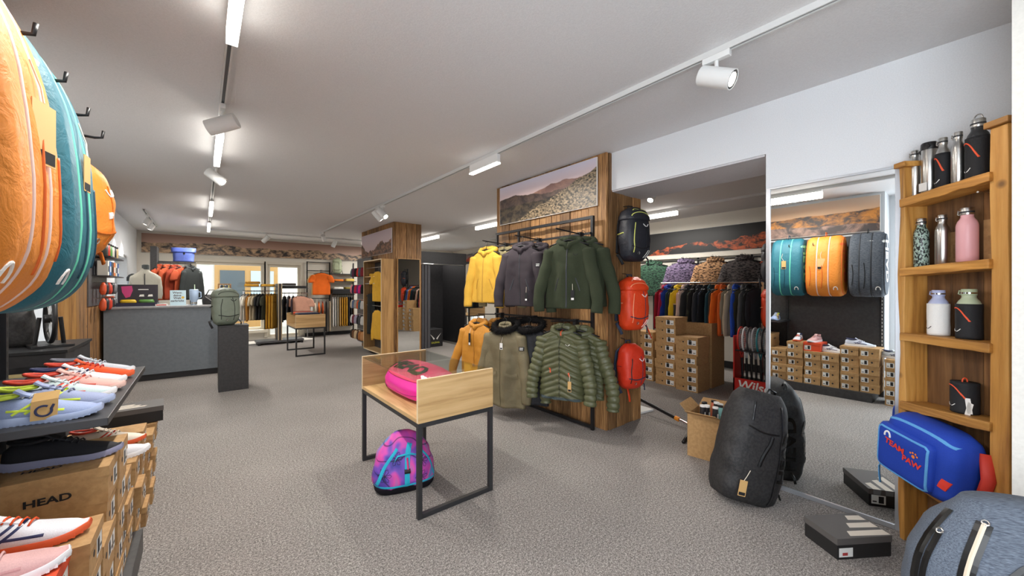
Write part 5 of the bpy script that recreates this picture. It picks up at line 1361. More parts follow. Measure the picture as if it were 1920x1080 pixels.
bx(.02, .20, 0, .012, .02, .22).build('slate', plain('slate', (48, 48, 50), .7), cf)
for (a, b, c_, d_) in ((0, .22, 0, .02), (0, .22, .22, .24), (0, .02, .02, .22), (.20, .22, .02, .22)): bx(a, b, -.004, .016, c_, d_).build('frame_strip', M_OAK, cf)
# ---------------------------------------------------------------- racquet stand
rs_ = thing('racquet_stand', 'red racquet display stand with white script lettering', 'display stand', (5.45, 1.52, 0))
REDP = plain('red_lacquer', (196, 36, 28), .4)
bx(0, .30, 0, .56, .22, .24).build('tray', M_BLACKM, rs_)
fp_ = bx(-.02, 0, 0, .56, .10, .27).build('front_sign', REDP, rs_)
text_plane('Wilson', .16, frame_mat((-.0215, .27, .185), (0, -1, 0), (0, 0, 1)), 1.0, .02, .2).build('lettering', M_PAPER, fp_)
for yy in (0, .545): bx(-.02, .30, yy, yy + .015, 0, .82).build('side_leg', REDP, rs_)
bx(.0, .30, .015, .545, .62, .635).build('comb_shelf', M_BLACKM, rs_)
def racquet(lb, loc, c_, tilt):
    o = thing('tennis_racquet', lb, 'racquet', loc, 0, 'racquets in the red stand', rot=(0, tilt, 0))
    el = [(.0 + .125 * math.cos(a), 0, .52 + .165 * math.sin(a)) for a in [2 * PI * t / 26 for t in range(26)]]
    MB().tube(el, .011, 6, closed=True).build('frame', plain('racq_%d_%d_%d' % c_, c_, .3), o, smooth=True)
    MB().tube([(-.07, 0, .39), (0, 0, .27)], .009, 6).tube([(.07, 0, .39), (0, 0, .27)], .009, 6).build('throat', plain('racq_%d_%d_%d' % c_, c_, .3), o, smooth=True)
    MB().tube([(0, 0, .0), (0, 0, .28)], .015, 8).build('grip', M_BLK, o, smooth=40)
    st_ = MB()
    for k in range(-4, 5):
        x = k * .025; z = .165 * math.sqrt(max(0, 1 - (x / .125) ** 2)); st_.bar((x, 0, .52 - z), (x, 0, .52 + z), .0016)
    for k in range(-5, 6):
        z = k * .027; x = .125 * math.sqrt(max(0, 1 - (z / .165) ** 2)); st_.bar((-x, 0, .52 + z), (x, 0, .52 + z), .0016)
    g = st_.build('strings', M_PAPER, o); g['kind'] = 'stuff'
for k, (nm, c_) in enumerate((('red and black', (200, 50, 40)), ('white', (220, 220, 222)), ('dark grey', (60, 60, 66)), ('silver', (170, 170, 176)), ('teal', (40, 130, 140)), ('black', (30, 30, 32)), ('navy', (36, 44, 84)), ('mint', (120, 190, 180)), ('orange', (226, 110, 40)))):
    racquet('%s tennis racquet standing in the red stand' % nm, (5.6, 2.03 - k * .055, .242), c_, R_(-4))
# ---------------------------------------------------------------- backpack stand at the end of the rail
bs = thing('backpack_stand', 'black post stand with two hanging backpacks at the rail end', 'stand', (6.05, 1.64, 0))
MB().bar((0, 0, .02), (0, 0, 2.15), .04).build('post', M_BLACKM, bs); bx(-.2, .2, -.16, .16, 0, .02).build('foot_plate', M_BLACKM, bs)
for z in (2.12, 1.50): MB().tube([(0, 0, z), (-.16, .05, z), (-.165, .05, z + .03)], .007, 6).build('hook', M_BLACKM, bs)
backpack('black backpack on the post stand in the second room', (5.86, 1.74, 1.50), R_(-60), .56, .95, BLKN, plain('orange_pull', (222, 96, 60), .5), M_BLKF, 'backpacks on the post stand', False)
backpack('orange backpack on the post stand in the second room', (5.86, 1.74, .90), R_(-60), .55, .95, HO1, CORAL, M_BLKF, 'backpacks on the post stand', False)

# ================================================================ changing booth
DKP = two_tone('black_laminate', (34, 33, 35), (40, 39, 41), 20, .5, bumpk=.02)
bo = thing('changing_booth', 'dark changing booth with grey curtain beside the far pillar', 'booth', (3.74, 8.0, 0))
bx(0, 1.30, 0, .025, 2.0, 2.27).build('fascia', DKP, bo)
bx(1.275, 1.30, .025, 1.15, 0, 2.27).build('side_panel', DKP, bo); bx(0, 1.275, 1.125, 1.15, 0, 2.27).build('back_panel', DKP, bo); bx(0, .02, .025, 1.125, 0, 2.27).build('side_panel', DKP, bo)
bx(1.262, 1.275, .03, 1.12, .0, .05).build('skirting', M_STEEL, bo)
MB().tube([(.02, .06, 1.99), (1.27, .06, 1.99)], .010, 8).build('curtain_rod', M_STEEL, bo, smooth=40)
cu = thing('curtain', 'grey curtain drawn to the side of the changing booth', 'curtain', (3.77, 8.06, 0))
rg = []
for z in (.05, .7, 1.4, 1.96):
    f_ = [(t * .34, .028 * math.sin(t * 2 * PI * 4.5) * (1.1 - z * .1), z) for t in [i / 60 for i in range(61)]]
    rg.append(f_ + [(x, y + .006, zz) for x, y, zz in reversed(f_)])
MB().rings(rg).build('cloth', fabric((104, 104, 108), .9, .12), cu, smooth=60)
kq = thing('black_cube', 'black cube seat with white wing emblem inside the booth', 'seat', (4.24, 8.45, 0), R_(4)); bx(0, .42, 0, .42, 0, .43).build('box', DKP, kq, bevel=.01)
em = MB()
for s_ in (-1, 1): em.add([(.21 + s_ * .02, -.001, .20), (.21 + s_ * .16, -.001, .33), (.21 + s_ * .10, -.001, .25), (.21 + s_ * .05, -.001, .17)], [(0, 1, 2, 3)])
em.build('emblem', M_PAPER, kq); text_plane('SALEWA', .055, frame_mat((.21, -.001, .10), (1, 0, 0), (0, 0, 1)), 1.1, .03).build('lettering', plain('yellow_print', (190, 190, 60), .6), kq)

# ================================================================ far corner of the second room
display_table('oak and steel display table in the far corner of the second room', 6.25, 9.75)
jr = thing('jacket_stand', 'black T-stand holding dark jackets past the booth', 'stand', (5.95, 9.3, 0))
MB().bar((0, 0, .02), (0, 0, 1.62), .03).build('post', M_BLACKM, jr); MB().bar((-.3, 0, 1.62), (.3, 0, 1.62), .025).build('cross_bar', M_BLACKM, jr); bx(-.25, .25, -.2, .2, 0, .02).build('foot_plate', M_BLACKM, jr)
for k, (nm, c_) in enumerate((('teal black', (28, 52, 54)), ('black', (22, 22, 24)), ('graphite', (52, 54, 58)))):
    hang('jacket', c_, (5.76 + k * .16, 9.3, 1.635), R_(-50 + 8 * k), '%s jacket on the T-stand past the booth' % nm, 'jackets on the T-stand', seed=k)
for k, (nm, c_) in enumerate((('grey', (86, 88, 92)), ('blue grey', (76, 84, 98)))):
    fo = thing('folded_jacket', '%s folded jacket on the far corner table' % nm, 'jacket', (6.3 + .0, 9.9 + k * .5, .869), 0, 'folded jackets on the far corner table')
    bag_body([(0, .16, .13, 0, 0, 4), (.5, .17, .14, 0, 0, 4), (1, .15, .12, 0, 0, 3.5)], 6, 28, .01, k, 0, .09).moved(Matrix.Translation((.2, .16, 0))).build('cloth', fabric(c_), fo, smooth=True)
# ================================================================ oak cabinet on the far pillar
oc = thing('oak_cabinet', 'open oak display cabinet with mustard and black clothes on the far pillar', 'cabinet', (2.84, 7.72, .08))
T = .022; CW, CD, CHt = .255, 1.10, 1.96
bx(0, CW, 0, T, 0, CHt).build('side_panel', M_OAKZ, oc); bx(0, CW, CD - T, CD, 0, CHt).build('side_panel', M_OAKZ, oc)
bx(0, CW, T, CD - T, 0, T).build('bottom', M_OAKY, oc); bx(0, CW, T, CD - T, CHt - T, CHt).build('top', M_OAKY, oc); bx(CW - .01, CW, T, CD - T, T, CHt - T).build('back', M_PANEL, oc)
for (a, b, c_, d_) in ((0, .02, 0, CHt), (CD - .02, CD, 0, CHt), (.02, CD - .02, 0, .02), (.02, CD - .02, CHt - .02, CHt)): bx(-.004, 0, a, b, c_, d_).build('edge_band', M_OAKEDGE, oc)
for z in (1.45, 1.60): bx(.02, CW - .01, T + .45, CD - T, z, z + .012).build('shelf', M_STEEL if z < 1.5 else M_OAKY, oc)
MB().tube([(.06, T, 1.80), (.06, CD - T, 1.80)], .007, 6).build('rail', M_STEEL, oc)
MB().tube([(.06, T, .98), (.06, CD - T, .98)], .007, 6).build('rail', M_STEEL, oc)
G_C = 'clothes on the oak cabinet rails'
hang('tee', (206, 158, 48), (2.90, 8.10, 1.885), R_(-84), 'mustard t-shirt hanging in the oak cabinet', G_C, mat=fabric((206, 158, 48)))
hang('sweater', (206, 158, 52), (2.90, 8.10, 1.065), R_(-84), 'mustard long-sleeved top hanging in the oak cabinet', G_C)
hang('trousers', (30, 32, 32), (2.90, 8.48, 1.40), R_(-80), 'black trousers hanging in the oak cabinet', G_C)
hang('trousers', (52, 54, 50), (2.94, 8.60, 1.38), R_(-75), 'charcoal trousers hanging in the oak cabinet', G_C)

def folded(lb, loc, rz, rgb, w=.30, d=.24, h=.045, group=None, seed=0):
    o = thing('folded_clothes', lb, 'clothes', loc, rz, group); z = 0
    m = bag_body([(0, w / 2, d / 2, 0, 0, 5), (.3, w / 2 * 1.02, d / 2 * 1.02, 0, 0, 5), (.7, w / 2 * 1.02, d / 2 * 1.02, 0, 0, 5), (1, w / 2 * .96, d / 2 * .96, 0, 0, 4.5)], 6, 28, .006, seed, 0, h)
    m.build('cloth', fabric(rgb), o, smooth=True)
    fc = Face(m.bvh(), (0, 0, 0), (1, 0, 0), (0, 0, 1)); ribbon(fc, [(-w * .46, h * .5), (w * .46, h * .5)], .004, .001, .03).build('fold_line', fabric(rgb), o)
    return o
for k, (nm, c_) in enumerate((('mustard', (196, 148, 46)), ('white', (222, 220, 214)))): folded('%s folded top on the cabinet shelf' % nm, (2.97, 8.5, (.08 + 1.612) if k == 0 else (.08 + 1.463)), PI / 2, c_, .26, .16, .06, 'folded tops on the cabinet shelves', k)

# ================================================================ accessory wall past the cabinet
aw = thing('accessory_panel', 'grey panel with rows of gloves, beanies and socks on the far pillar', 'display panel', (3.02, 8.86, 0))
bx(0, .03, 0, 1.0, .12, 2.15).build('panel', M_GREYP, aw)
ROWS = (1.92, 1.52, 1.16, .80, .44)
for z in ROWS: MB().tube([(-.02, .02, z), (-.02, .98, z)], .006, 6).build('row_rail', M_STEEL, aw)
def pouch(seed, w, h):
    return bag_body([(0, w * .42, .02, 0, 0, 2.6), (.25, w * .5, .032, 0, 0, 2.6), (.7, w * .42, .028, 0, 0, 2.5), (.95, w * .3, .016, 0, 0, 2.4), (1, w * .2, .01, 0, 0, 2.2)], 10, 18, .014, seed, -h, 0).mesh('knit', M_PAPER, True)
PO = [pouch(k * 3.3, .13, .20) for k in range(3)]
AC = ((('wine red', (120, 40, 48)), ('slate blue', (70, 84, 96)), ('scarlet', (190, 50, 40)), ('black', (34, 34, 36)), ('plum', (90, 46, 66)), ('teal grey', (80, 100, 104))),
      (('black', (30, 30, 32)), ('magenta', (190, 40, 110)), ('purple', (96, 50, 110)), ('cherry', (170, 40, 60)), ('navy', (40, 44, 70)), ('rose', (200, 120, 130))),
      (('pale grey', (180, 176, 172)), ('petrol', (60, 84, 92)), ('rust', (186, 84, 46)), ('stone', (150, 142, 132)), ('denim blue', (84, 98, 124)), ('oatmeal', (190, 178, 158))),
      (('pale grey', (184, 182, 178)), ('dark grey', (70, 70, 74)), ('black', (34, 34, 36)), ('lilac grey', (150, 142, 160)), ('wine', (110, 56, 66)), ('white', (214, 212, 208))),
      (('tan', (176, 128, 84)), ('caramel', (160, 104, 60)), ('dark brown', (74, 54, 44)), ('beige', (196, 170, 134)), ('brown', (110, 78, 54)), ('espresso', (50, 40, 36))))
KIND = ('glove pair', 'beanie', 'headband', 'sock pair', 'belt bundle')
for r, z in enumerate(ROWS):
    for k, (nm, c_) in enumerate(AC[r]):
        for q in range(2):
            o = link(KIND[r].replace(' ', '_'), PO[(k + q) % 3], None, (2.93 - q * .07, 8.93 + k * .158 + q * .02, z - .012), (0, 0, R_(-80 + 14 * ((k * 7 + q) % 3)))); obmat(o, fabric(c_, .95, .2, 120))
            tag(o, '%s %s hanging on the grey accessory panel, %s on its peg' % (nm, KIND[r], ('inner one', 'outer one')[q]), KIND[r].split()[0], '%ss on the accessory panel' % KIND[r])

# ================================================================ end wall: frame with orange shirt, shelves
ew = thing('shirt_frame', 'black wall frame and shelf unit between end door and far pillar', 'shelving', (2.42, 12.30, 0))
for x in (0, .62, 1.32): MB().bar((x, .3, .02), (x, .3, 2.22), .03).build('upright', M_BLACKM, ew)
for z in (2.205, 1.95, 1.12): MB().bar((.015, .3, z), (.605, .3, z), .022).build('cross_bar', M_BLACKM, ew)
for z in (1.95, 1.12): MB().tube([(.31, .29, z), (.31, -.05, z)], .008, 6).build('arm', M_BLACKM, ew)
for z in (1.85, 1.62, 1.38): bx(.64, 1.32, .02, .32, z, z + .02).build('shelf', M_DARKM, ew)
bx(.635, 1.325, 0, .32, 1.26, 1.38).build('fascia', M_BLACKM, ew); MB().tube([(.64, .12, 1.235), (1.32, .12, 1.235)], .010, 8).build('rail', M_BLACKM, ew)
bx(-.05, 1.4, .30, .33, 0, .10).build('plinth', M_BLACKM, ew)
bx(.64, 1.32, .325, .335, .1, 2.2).build('back_panel', M_CREAM, ew)
G_E = 'clothes on the end wall frame'
hang('tee', (226, 104, 32), (2.73, 12.22, 1.965), R_(-22), 'bright orange t-shirt facing out on the end wall frame', G_E, seed=1)
hang('tee', (214, 178, 120), (2.73, 12.38, 1.965), R_(-10), 'sand t-shirt behind the orange one on the end wall frame', G_E, seed=2)
for k, (nm, c_) in enumerate((('white', (224, 222, 218)), ('cream', (214, 204, 182)), ('orange', (216, 108, 40)), ('rust', (176, 84, 44)), ('black', (36, 36, 38)), ('beige', (186, 168, 140)))):
    hang('tee' if k < 4 else 'trousers', c_, (2.47 + k * .10, 12.28, 1.13), R_(78), '%s %s in the lower row of the end wall frame' % (nm, 't-shirt' if k < 4 else 'trousers'), G_E, seed=k)
for k, (nm, c_) in enumerate((('white', (218, 218, 216)), ('pale grey', (196, 194, 190)), ('stone', (176, 168, 150)), ('camel', (190, 150, 90)), ('ochre', (190, 140, 50)), ('mustard', (198, 148, 48)), ('gold', (204, 152, 52)), ('dark blue', (42, 44, 56)), ('black', (34, 34, 36)), ('brown', (84, 62, 46)))):
    hang('trousers', c_, (3.09 + k * .065, 12.42, 1.245), R_(80), '%s trousers on the rail under the end wall shelves' % nm, 'trousers on the end wall rail', seed=k)
folded('orange folded shirt on the end wall shelf', (3.25, 12.46, 1.641), 0, (224, 120, 40), .28, .22, .06); folded('yellow folded shirt on the end wall shelf', (3.58, 12.46, 1.641), 0, (206, 176, 90), .26, .22, .08)
folded('white folded shirt on the lower end wall shelf', (3.24, 12.46, 1.401), 0, (222, 220, 214), .30, .22, .06); folded('olive folded shirt on the lower end wall shelf', (3.57, 12.46, 1.401), 0, (140, 124, 60), .28, .22, .06)
backpack('sage green backpack on top of the end wall shelves', (3.22, 12.46, 1.872), R_(-15), .46, .85, nylon((168, 176, 146), .6), fabric((110, 116, 96)), fabric((90, 94, 80)), None, False, M_INK)

# ================================================================ clothes gondola by the end window
gd = thing('clothes_gondola', 'clothes gondola with wooden centre slab before the end window', 'clothes rack', (1.56, 11.6, 0))
bx(-.50, .55, -.24, .24, .05, .10).build('base', M_GREYP, gd, bevel=.004)
for x in (-.45, .5): MB().bar((x, -.28, .025), (x, .28, .025), .05).build('foot', M_BLACKM, gd)
bx(-.03, .03, -.26, .26, .10, 1.55).build('centre_slab', plain('dark_slab', (70, 62, 56), .5), gd)
for y in (-.262, .26): bx(-.045, -.03, y, y + .002 + .0, .10, 1.55).build('edge_band', M_OAKEDGE, gd); bx(.03, .045, y, y + .002, .10, 1.55).build('edge_band', M_OAKEDGE, gd)
MB().tube([(-.03, -.1, 1.36), (-.78, -.1, 1.36)], .012, 8).build('rail', M_CHROME, gd); MB().tube([(.03, -.1, 1.30), (.68, -.1, 1.30)], .012, 8).build('rail', M_CHROME, gd)
for x in (-.76, .66): MB().bar((x, -.1, .1), (x, -.1, 1.36 if x < 0 else 1.30), .022).build('upright', M_CHROME, gd)
bx(-.70, -.03, -.2, .2, 1.46, 1.475).build('top_shelf', M_GREYP, gd); bx(.03, .66, -.2, .2, 1.42, 1.435).build('top_shelf', M_GREYP, gd)
G_G = 'clothes on the gondola rails'
for k, (nm, c_, kd) in enumerate((('white', (222, 220, 214), 'sweater'), ('off-white', (206, 200, 186), 'tee'), ('caramel', (176, 122, 56), 'sweater'), ('beige', (196, 180, 150), 'tee'), ('sand', (184, 170, 144), 'tee'), ('black', (34, 34, 36), 'tee'), ('charcoal', (50, 50, 50), 'tee'), ('dark olive', (60, 62, 48), 'tee'), ('ochre', (190, 136, 44), 'trousers'), ('mustard', (202, 150, 48), 'trousers'), ('gold', (196, 148, 60), 'trousers'))):
    hang(kd, c_, (.83 + k * .062, 11.5, 1.372), R_(62), '%s %s on the gondola rail' % (nm, {'tee': 't-shirt'}.get(kd, kd)), G_G, seed=k)
hang('tee', (222, 166, 142), (2.02, 11.30, 1.312), R_(-25), 'salmon pink t-shirt facing out at the gondola end', G_G, seed=1)
MB().tube([(.46, -.1, 1.30), (.46, -.34, 1.305)], .008, 6).build('arm', M_CHROME, gd)
for k, (nm, c_) in enumerate((('black', (36, 36, 38)), ('graphite', (60, 60, 64)), ('dark plum', (56, 46, 54)), ('stone', (170, 160, 146)), ('brown grey', (90, 84, 78)))):
    hang('trousers' if k > 2 else 'sweater', c_, (1.68 + k * .10, 11.5, 1.312), R_(70), '%s %s behind the salmon t-shirt' % (nm, 'trousers' if k > 2 else 'sweater'), G_G, seed=k)
for k, (x, nm, c_, z) in enumerate(((.98, 'mustard', (196, 142, 44), 1.476), (1.0, 'dark mustard', (150, 106, 36), 1.54), (1.32, 'ochre', (204, 154, 60), 1.476), (1.78, 'black', (40, 38, 38), 1.436), (1.80, 'dark grey', (70, 66, 64), 1.50), (2.06, 'charcoal', (56, 54, 54), 1.436))):
    folded('%s folded sweater on top of the gondola' % nm, (x, 11.6, z), 0, c_, .30, .26, .06, None, k)
# folded goods on the far display table
for k, (y, nm, c_) in enumerate(((9.2, 'navy', (50, 54, 74)), (9.5, 'grey', (110, 108, 106)), (9.75, 'coral', (214, 88, 58)), (9.98, 'black', (40, 40, 42)))):
    folded('%s folded shirt on the far oak table' % nm, (1.8, y, .869), 0, c_, .40, .2, .03, None, k)
folded('red folded shirt inside the far oak table', (1.72, 9.35, .627), 0, (200, 40, 44), .2, .2, .07); folded('black folded shirt inside the far oak table', (1.9, 9.7, .627), 0, (44, 44, 46), .2, .24, .05)

# ================================================================ behind and on the counter
pr = thing('display_column', 'tall dark column with rust coloured clothes behind the counter', 'display column', (-.80, 10.5, 0))
bx(0, .10, 0, .5, 0, 2.28).build('slab', M_PANEL, pr)
MB().tube([(.10, .12, 1.95), (.62, .12, 1.95)], .010, 8).build('rail', M_BLACKM, pr); bx(.10, .70, .25, .5, 1.98, 2.0).build('shelf', M_DARKM, pr); bx(.4, .75, .25, .5, 1.62, 1.64).build('shelf', M_DARKM, pr)
MB().bar((.62, .12, 0.0), (.62, .12, 1.96), .025).build('upright', M_BLACKM, pr)
for k, (nm, c_, kd) in enumerate((('rust', (170, 74, 44), 'jacket'), ('terracotta', (184, 84, 52), 'jacket'), ('brick', (160, 66, 44), 'jacket'), ('rust', (176, 78, 48), 'tee'), ('dark grey', (52, 56, 56), 'jacket'))):
    hang(kd, c_, (-.62 + k * .115, 10.62, 1.965), R_(48), '%s %s on the rail of the dark column%s' % (nm, {'tee': 't-shirt'}.get(kd, kd), ''), 'clothes on the dark column rail', seed=k)
rb_ = thing('roll_bag', 'blue roll-top bag on the shelf of the dark column', 'bag', (-.30, 10.86, 2.002), R_(-10))
b = bag_body([(0, .17, .09, 0, 0, 3.5), (.6, .175, .10, 0, 0, 3.2), (.85, .19, .06, 0, 0, 3), (1, .20, .03, 0, 0, 3)], 14, 36, .008, 2.0, 0, .30); bd = b.build('body', nylon((90, 110, 190), .6), rb_, smooth=True)
ribbon(Face(b.bvh(), (0, 0, 0), (1, 0, 0), (0, 0, 1)), [(.02, .29), (.03, .15)], .03, .005, .02).build('strap', M_BLK, rb_)
bag_body([(0, .20, .11, 0, 0, 4), (1, .21, .06, 0, 0, 3)], 4, 30, .004, 3.0, .20, .295).build('flap', nylon((80, 100, 182), .6), rb_, smooth=True)
for k, (nm, c_, z) in enumerate((('black', (38, 38, 42), 1.642), ('dark grey', (60, 58, 60), 1.70), ('red patterned', (180, 60, 44), 1.758), ('black', (44, 42, 44), 1.815))):
    folded('%s folded top on the dark column shelf%s' % (nm, '' if k != 3 else ', topmost'), (-.22, 10.88, z), 0, c_, .28, .2, .055, None, k)
# mannequins
MQ = plain('mannequin_grey', (138, 146, 158), .45)
mh = thing('mannequin_bust', 'grey mannequin head with dark beanie and striped scarf', 'mannequin', (-1.00, 10.05, 1.20))
bx(-.16, .16, -.14, .14, -1.2, 0).build('pedestal', M_GREYP, mh)
bag_body([(0, .15, .10, 0, 0, 2.3), (.22, .13, .09, 0, 0, 2.3), (.34, .055, .055, 0, 0, 2.1), (.46, .052, .056, 0, -.005, 2.1), (.56, .068, .085, 0, -.02, 2.2), (.72, .078, .098, 0, -.02, 2.2), (.88, .07, .088, 0, -.012, 2.1), (1, .02, .03, 0, 0, 2)], 28, 28, .0, 0, 0, .48).build('head', MQ, mh, smooth=True)
MB().rings([[(-.012, -.115, .29), (.012, -.115, .29), (0, -.11, .34)], [(-.010, -.14, .285), (.010, -.14, .285), (0, -.12, .34)]]).build('nose', MQ, mh)
bag_body([(0, .084, .104, 0, -.018, 2.2), (.5, .082, .10, 0, -.012, 2.2), (.85, .055, .065, 0, 0, 2.1), (1, .015, .02, 0, 0, 2)], 12, 28, .004, 1, .37, .51).build('beanie', fabric((52, 54, 56), .95, .2, 120), mh, smooth=True)
two = two_tone('striped_knit', (190, 60, 60), (224, 222, 220), 14, .95, .46, .52, (.4, .4, 4), 1)
MB().tube([(.10 * math.cos(a), .085 * math.sin(a), .15 + .01 * math.sin(3 * a)) for a in [2 * PI * t / 20 for t in range(20)]], .038, 8, closed=True).build('scarf', two, mh, smooth=True)
strap('scarf_end', [(.02, -.11, .15), (.04, -.16, .05), (.03, -.165, -.08)], .10, two, mh, .02)
mt_ = thing('mannequin_torso', 'headless mannequin torso wearing a pale stone jacket', 'mannequin', (-.86, 10.0 + .55 - .9, 1.25))
mt_.location = (-.80, 9.72, 1.22)
bx(-.14, .14, -.12, .12, -1.22, -.02).build('pedestal', M_GREYP, mt_)
bag_body([(0, .16, .11, 0, 0, 2.5), (.15, .17, .12, 0, 0, 2.5), (.5, .19, .125, 0, 0, 2.4), (.72, .20, .11, 0, 0, 2.5), (.82, .16, .085, 0, 0, 2.3), (.90, .07, .06, 0, 0, 2.1), (.97, .055, .05, 0, 0, 2.1), (1, .05, .045, 0, 0, 2.1)], 26, 30, .012, 3, -.02, .58).build('body', nylon((176, 172, 158), .7), mt_, smooth=True)
for s_ in (-1, 1): sleeve(s_, .19, .42, .062, .05, .03, rows=14, n=12, z0=.44, seed=s_).build('sleeve', nylon((176, 172, 158), .7), mt_, smooth=True)
MB().lathe([(.05, .56), (.052, .64), (.03, .65), (.001, .65)], 18).build('neck_cap', fabric((80, 84, 84)), mt_, smooth=40)
ribbon(Face(bx(-.3, .3, -.13, -.128, -.2, .8).bvh(), (0, 0, 0), (1, 0, 0), (0, 0, 1)), [(0, .0), (0, .48)], .012, .002, .03).build('zip', DKZ, mt_)
# counter top goods
CT = 1.1555
db = thing('display_box', 'black cardboard display with pink goggle picture and yellow and green packs', 'display box', (-1.01, 8.30, CT))
bx(0, .46, .14, .155, 0, .34).build('back_card', plain('charcoal_card', (52, 48, 56), .5), db); bx(0, .46, 0, .155, 0, .055).build('tray', plain('navy_card', (36, 34, 56), .5), db)
MB().add([(x, .138, z) for x, z in ((.04, .31), (.16, .32), (.17, .25), (.14, .15), (.09, .13), (.05, .22))], [(0, 1, 2, 3, 4, 5)]).build('picture', plain('pink_print', (206, 70, 130), .5), db)
for x in (.24, .34): MB().add([(x, .138, .15), (x + .06, .138, .15), (x + .055, .138, .185), (x + .01, .138, .18)], [(0, 1, 2, 3)]).build('print', M_PAPER, db)
bx(.23, .35, .137, .139, .255, .268).build('print', M_PAPER, db)
for x0, x1, nm, c_ in ((.03, .22, 'yellow', (206, 170, 30)), (.235, .43, 'green', (84, 130, 60))):
    bag_body([(0, .09, .04, 0, 0, 3), (.5, .095, .045, 0, 0, 3), (1, .08, .03, 0, 0, 2.6)], 6, 24, .005, x0, 0, .055).moved(Matrix.Translation(((x0 + x1) / 2, .07, .05))).build('pack', plain('pack_' + nm, c_, .5), db, smooth=True)
bk = thing('book', 'pale blue book with dark title standing on the counter', 'book', (-.40, 8.36, CT), R_(4)); bk.rotation_euler = (R_(-8), 0, R_(4))
bx(0, .20, 0, .022, 0, .25).build('cover', plain('pale_blue_cover', (176, 200, 210), .5), bk)
for k, w_ in enumerate(('Wenn', 'deine', 'Welt', 'zerbricht')): text_plane(w_, .048, frame_mat((.09, -.001, .21 - k * .045), (1, 0, 0), (0, 0, 1)), .95, .02).build('lettering', plain('brown_ink', (70, 50, 50), .6), bk)
MB().add([(.16 + .02 * math.cos(a), -.0008, .13 + .02 * math.sin(a)) for a in [2 * PI * t / 14 for t in range(14)]], [tuple(range(14))]).build('seal_print', plain('gold_print', (196, 160, 60), .5), bk)
tu = thing('tumbler', 'light blue travel tumbler with straw on the counter', 'tumbler', (-.10, 8.40, CT)); TB = plain('light_blue_enamel', (176, 198, 226), .35)
MB().lathe([(.036, 0), (.04, .004), (.042, .07), (.058, .095), (.062, .24), (.06, .245)], 28).build('cup', TB, tu, smooth=40); MB().lathe([(.063, .24), (.063, .255), (.05, .262), (.001, .262)], 28).build('lid', TB, tu, smooth=40)
MB().tube([(.01, 0, .26), (.008, 0, .345)], .006, 8).build('straw', plain('pale_green_straw', (200, 222, 190), .4), tu); MB().lathe([(.0425, .015), (.0425, .05)], 24).build('steel_band', M_STEEL, tu, smooth=40)
MB().tube([(.058, 0, .22), (.09, 0, .215), (.095, 0, .13), (.058, 0, .11)], .008, 6).build('handle', TB, tu, smooth=True)
bh = thing('black_bag', 'black bag lying on the counter beside the tumbler', 'bag', (.02, 8.5, CT)); bag_body([(0, .13, .09, 0, 0, 3.5), (.6, .135, .09, 0, 0, 3), (1, .11, .06, 0, 0, 2.4)], 10, 30, .01, 3, 0, .17).moved(Matrix.Translation((.12, 0, 0))).build('body', BLK2, bh, smooth=True)
MB().tube([(.04, -.05, .16), (.08, -.06, .25), (.15, -.06, .25), (.2, -.05, .15)], .008, 6).build('handle', M_BLK, bh, smooth=True)
MB().tube([(.03, -.1, .14), (.12, -.11, .06), (.2, -.11, .01)], .006, 6).build('buckle', M_STEEL, bh)
mg = thing('magazine_stack', 'small stack of white and red leaflets on the counter', 'leaflets', (-.57, 8.28, CT)); bx(0, .14, 0, .1, 0, .03).build('paper', M_PAPER, mg); bx(.01, .13, -.001, 0, .008, .022).build('print', REDP, mg)
ks = thing('keyring_stand', 'small wooden stand with hanging keyrings on the counter end', 'stand', (.22, 8.45, CT))
for x in (0, .17): bx(x, x + .02, 0, .03, 0, .34).build('upright', M_OLDWOOD, ks)
bx(0, .19, 0, .03, .34, .36).build('top_bar', M_OLDWOOD, ks); bx(-.02, .21, -.06, .09, 0, .012).build('base', M_OLDWOOD, ks)
for k in range(6): bx(.028 + k * .024, .042 + k * .024, .01, .014, .14 + .02 * (k % 3), .335).build('keyring', (M_STEEL, M_BLK, plain('yellow_ring', (210, 190, 70), .5))[k % 3], ks)
oc_ = thing('goggle_case', 'orange and black boxed goggles at the left end of the counter', 'boxed goods', (-1.14, 8.42, CT)); bx(0, .09, 0, .1, 0, .16).build('box', plain('orange_card', (220, 90, 40), .5), oc_); bx(.01, .08, -.001, 0, .02, .09).build('print', M_PAPER, oc_)

# ---------------------------------------------------------------- slat wall with accessories left of the counter
sw = thing('slat_display', 'upright wooden slat wall with grey accessory panel left of the counter', 'display wall', (-1.19, 6.85, 0))
for k in range(24): bx(0, .03, k * .074, k * .074 + .070, 0, 2.62).build('slat', M_OLDWOOD, sw)
bx(.03, .045, .5, 1.75, 1.2, 1.85).build('peg_panel', M_GREYP, sw)
for z in (1.60, 1.87): bx(.03, .22, .7, 1.85, z, z + .015).build('shelf', M_DARKM, sw)
for k in range(6):
    y = 7.62 + k * .17; c_ = ((60, 64, 60), (196, 60, 40), (90, 150, 70), (214, 206, 196), (40, 40, 44), (200, 170, 120))[k]; nm = ('dark', 'red', 'green', 'white', 'black', 'tan')[k]
    o = thing('spray_can', '%s can with dark lid on the upper accessory shelf' % nm, 'can', (-1.05, y, 1.886), 0, 'cans on the accessory shelf')
    MB().lathe([(.045, 0), (.047, .004), (.047, .15), (.04, .16)], 20).build('can', plain('can_' + nm, c_, .4), o, smooth=40); MB().lathe([(.044, .158), (.044, .185), (.001, .187)], 20).build('lid', M_BLK, o, smooth=40)
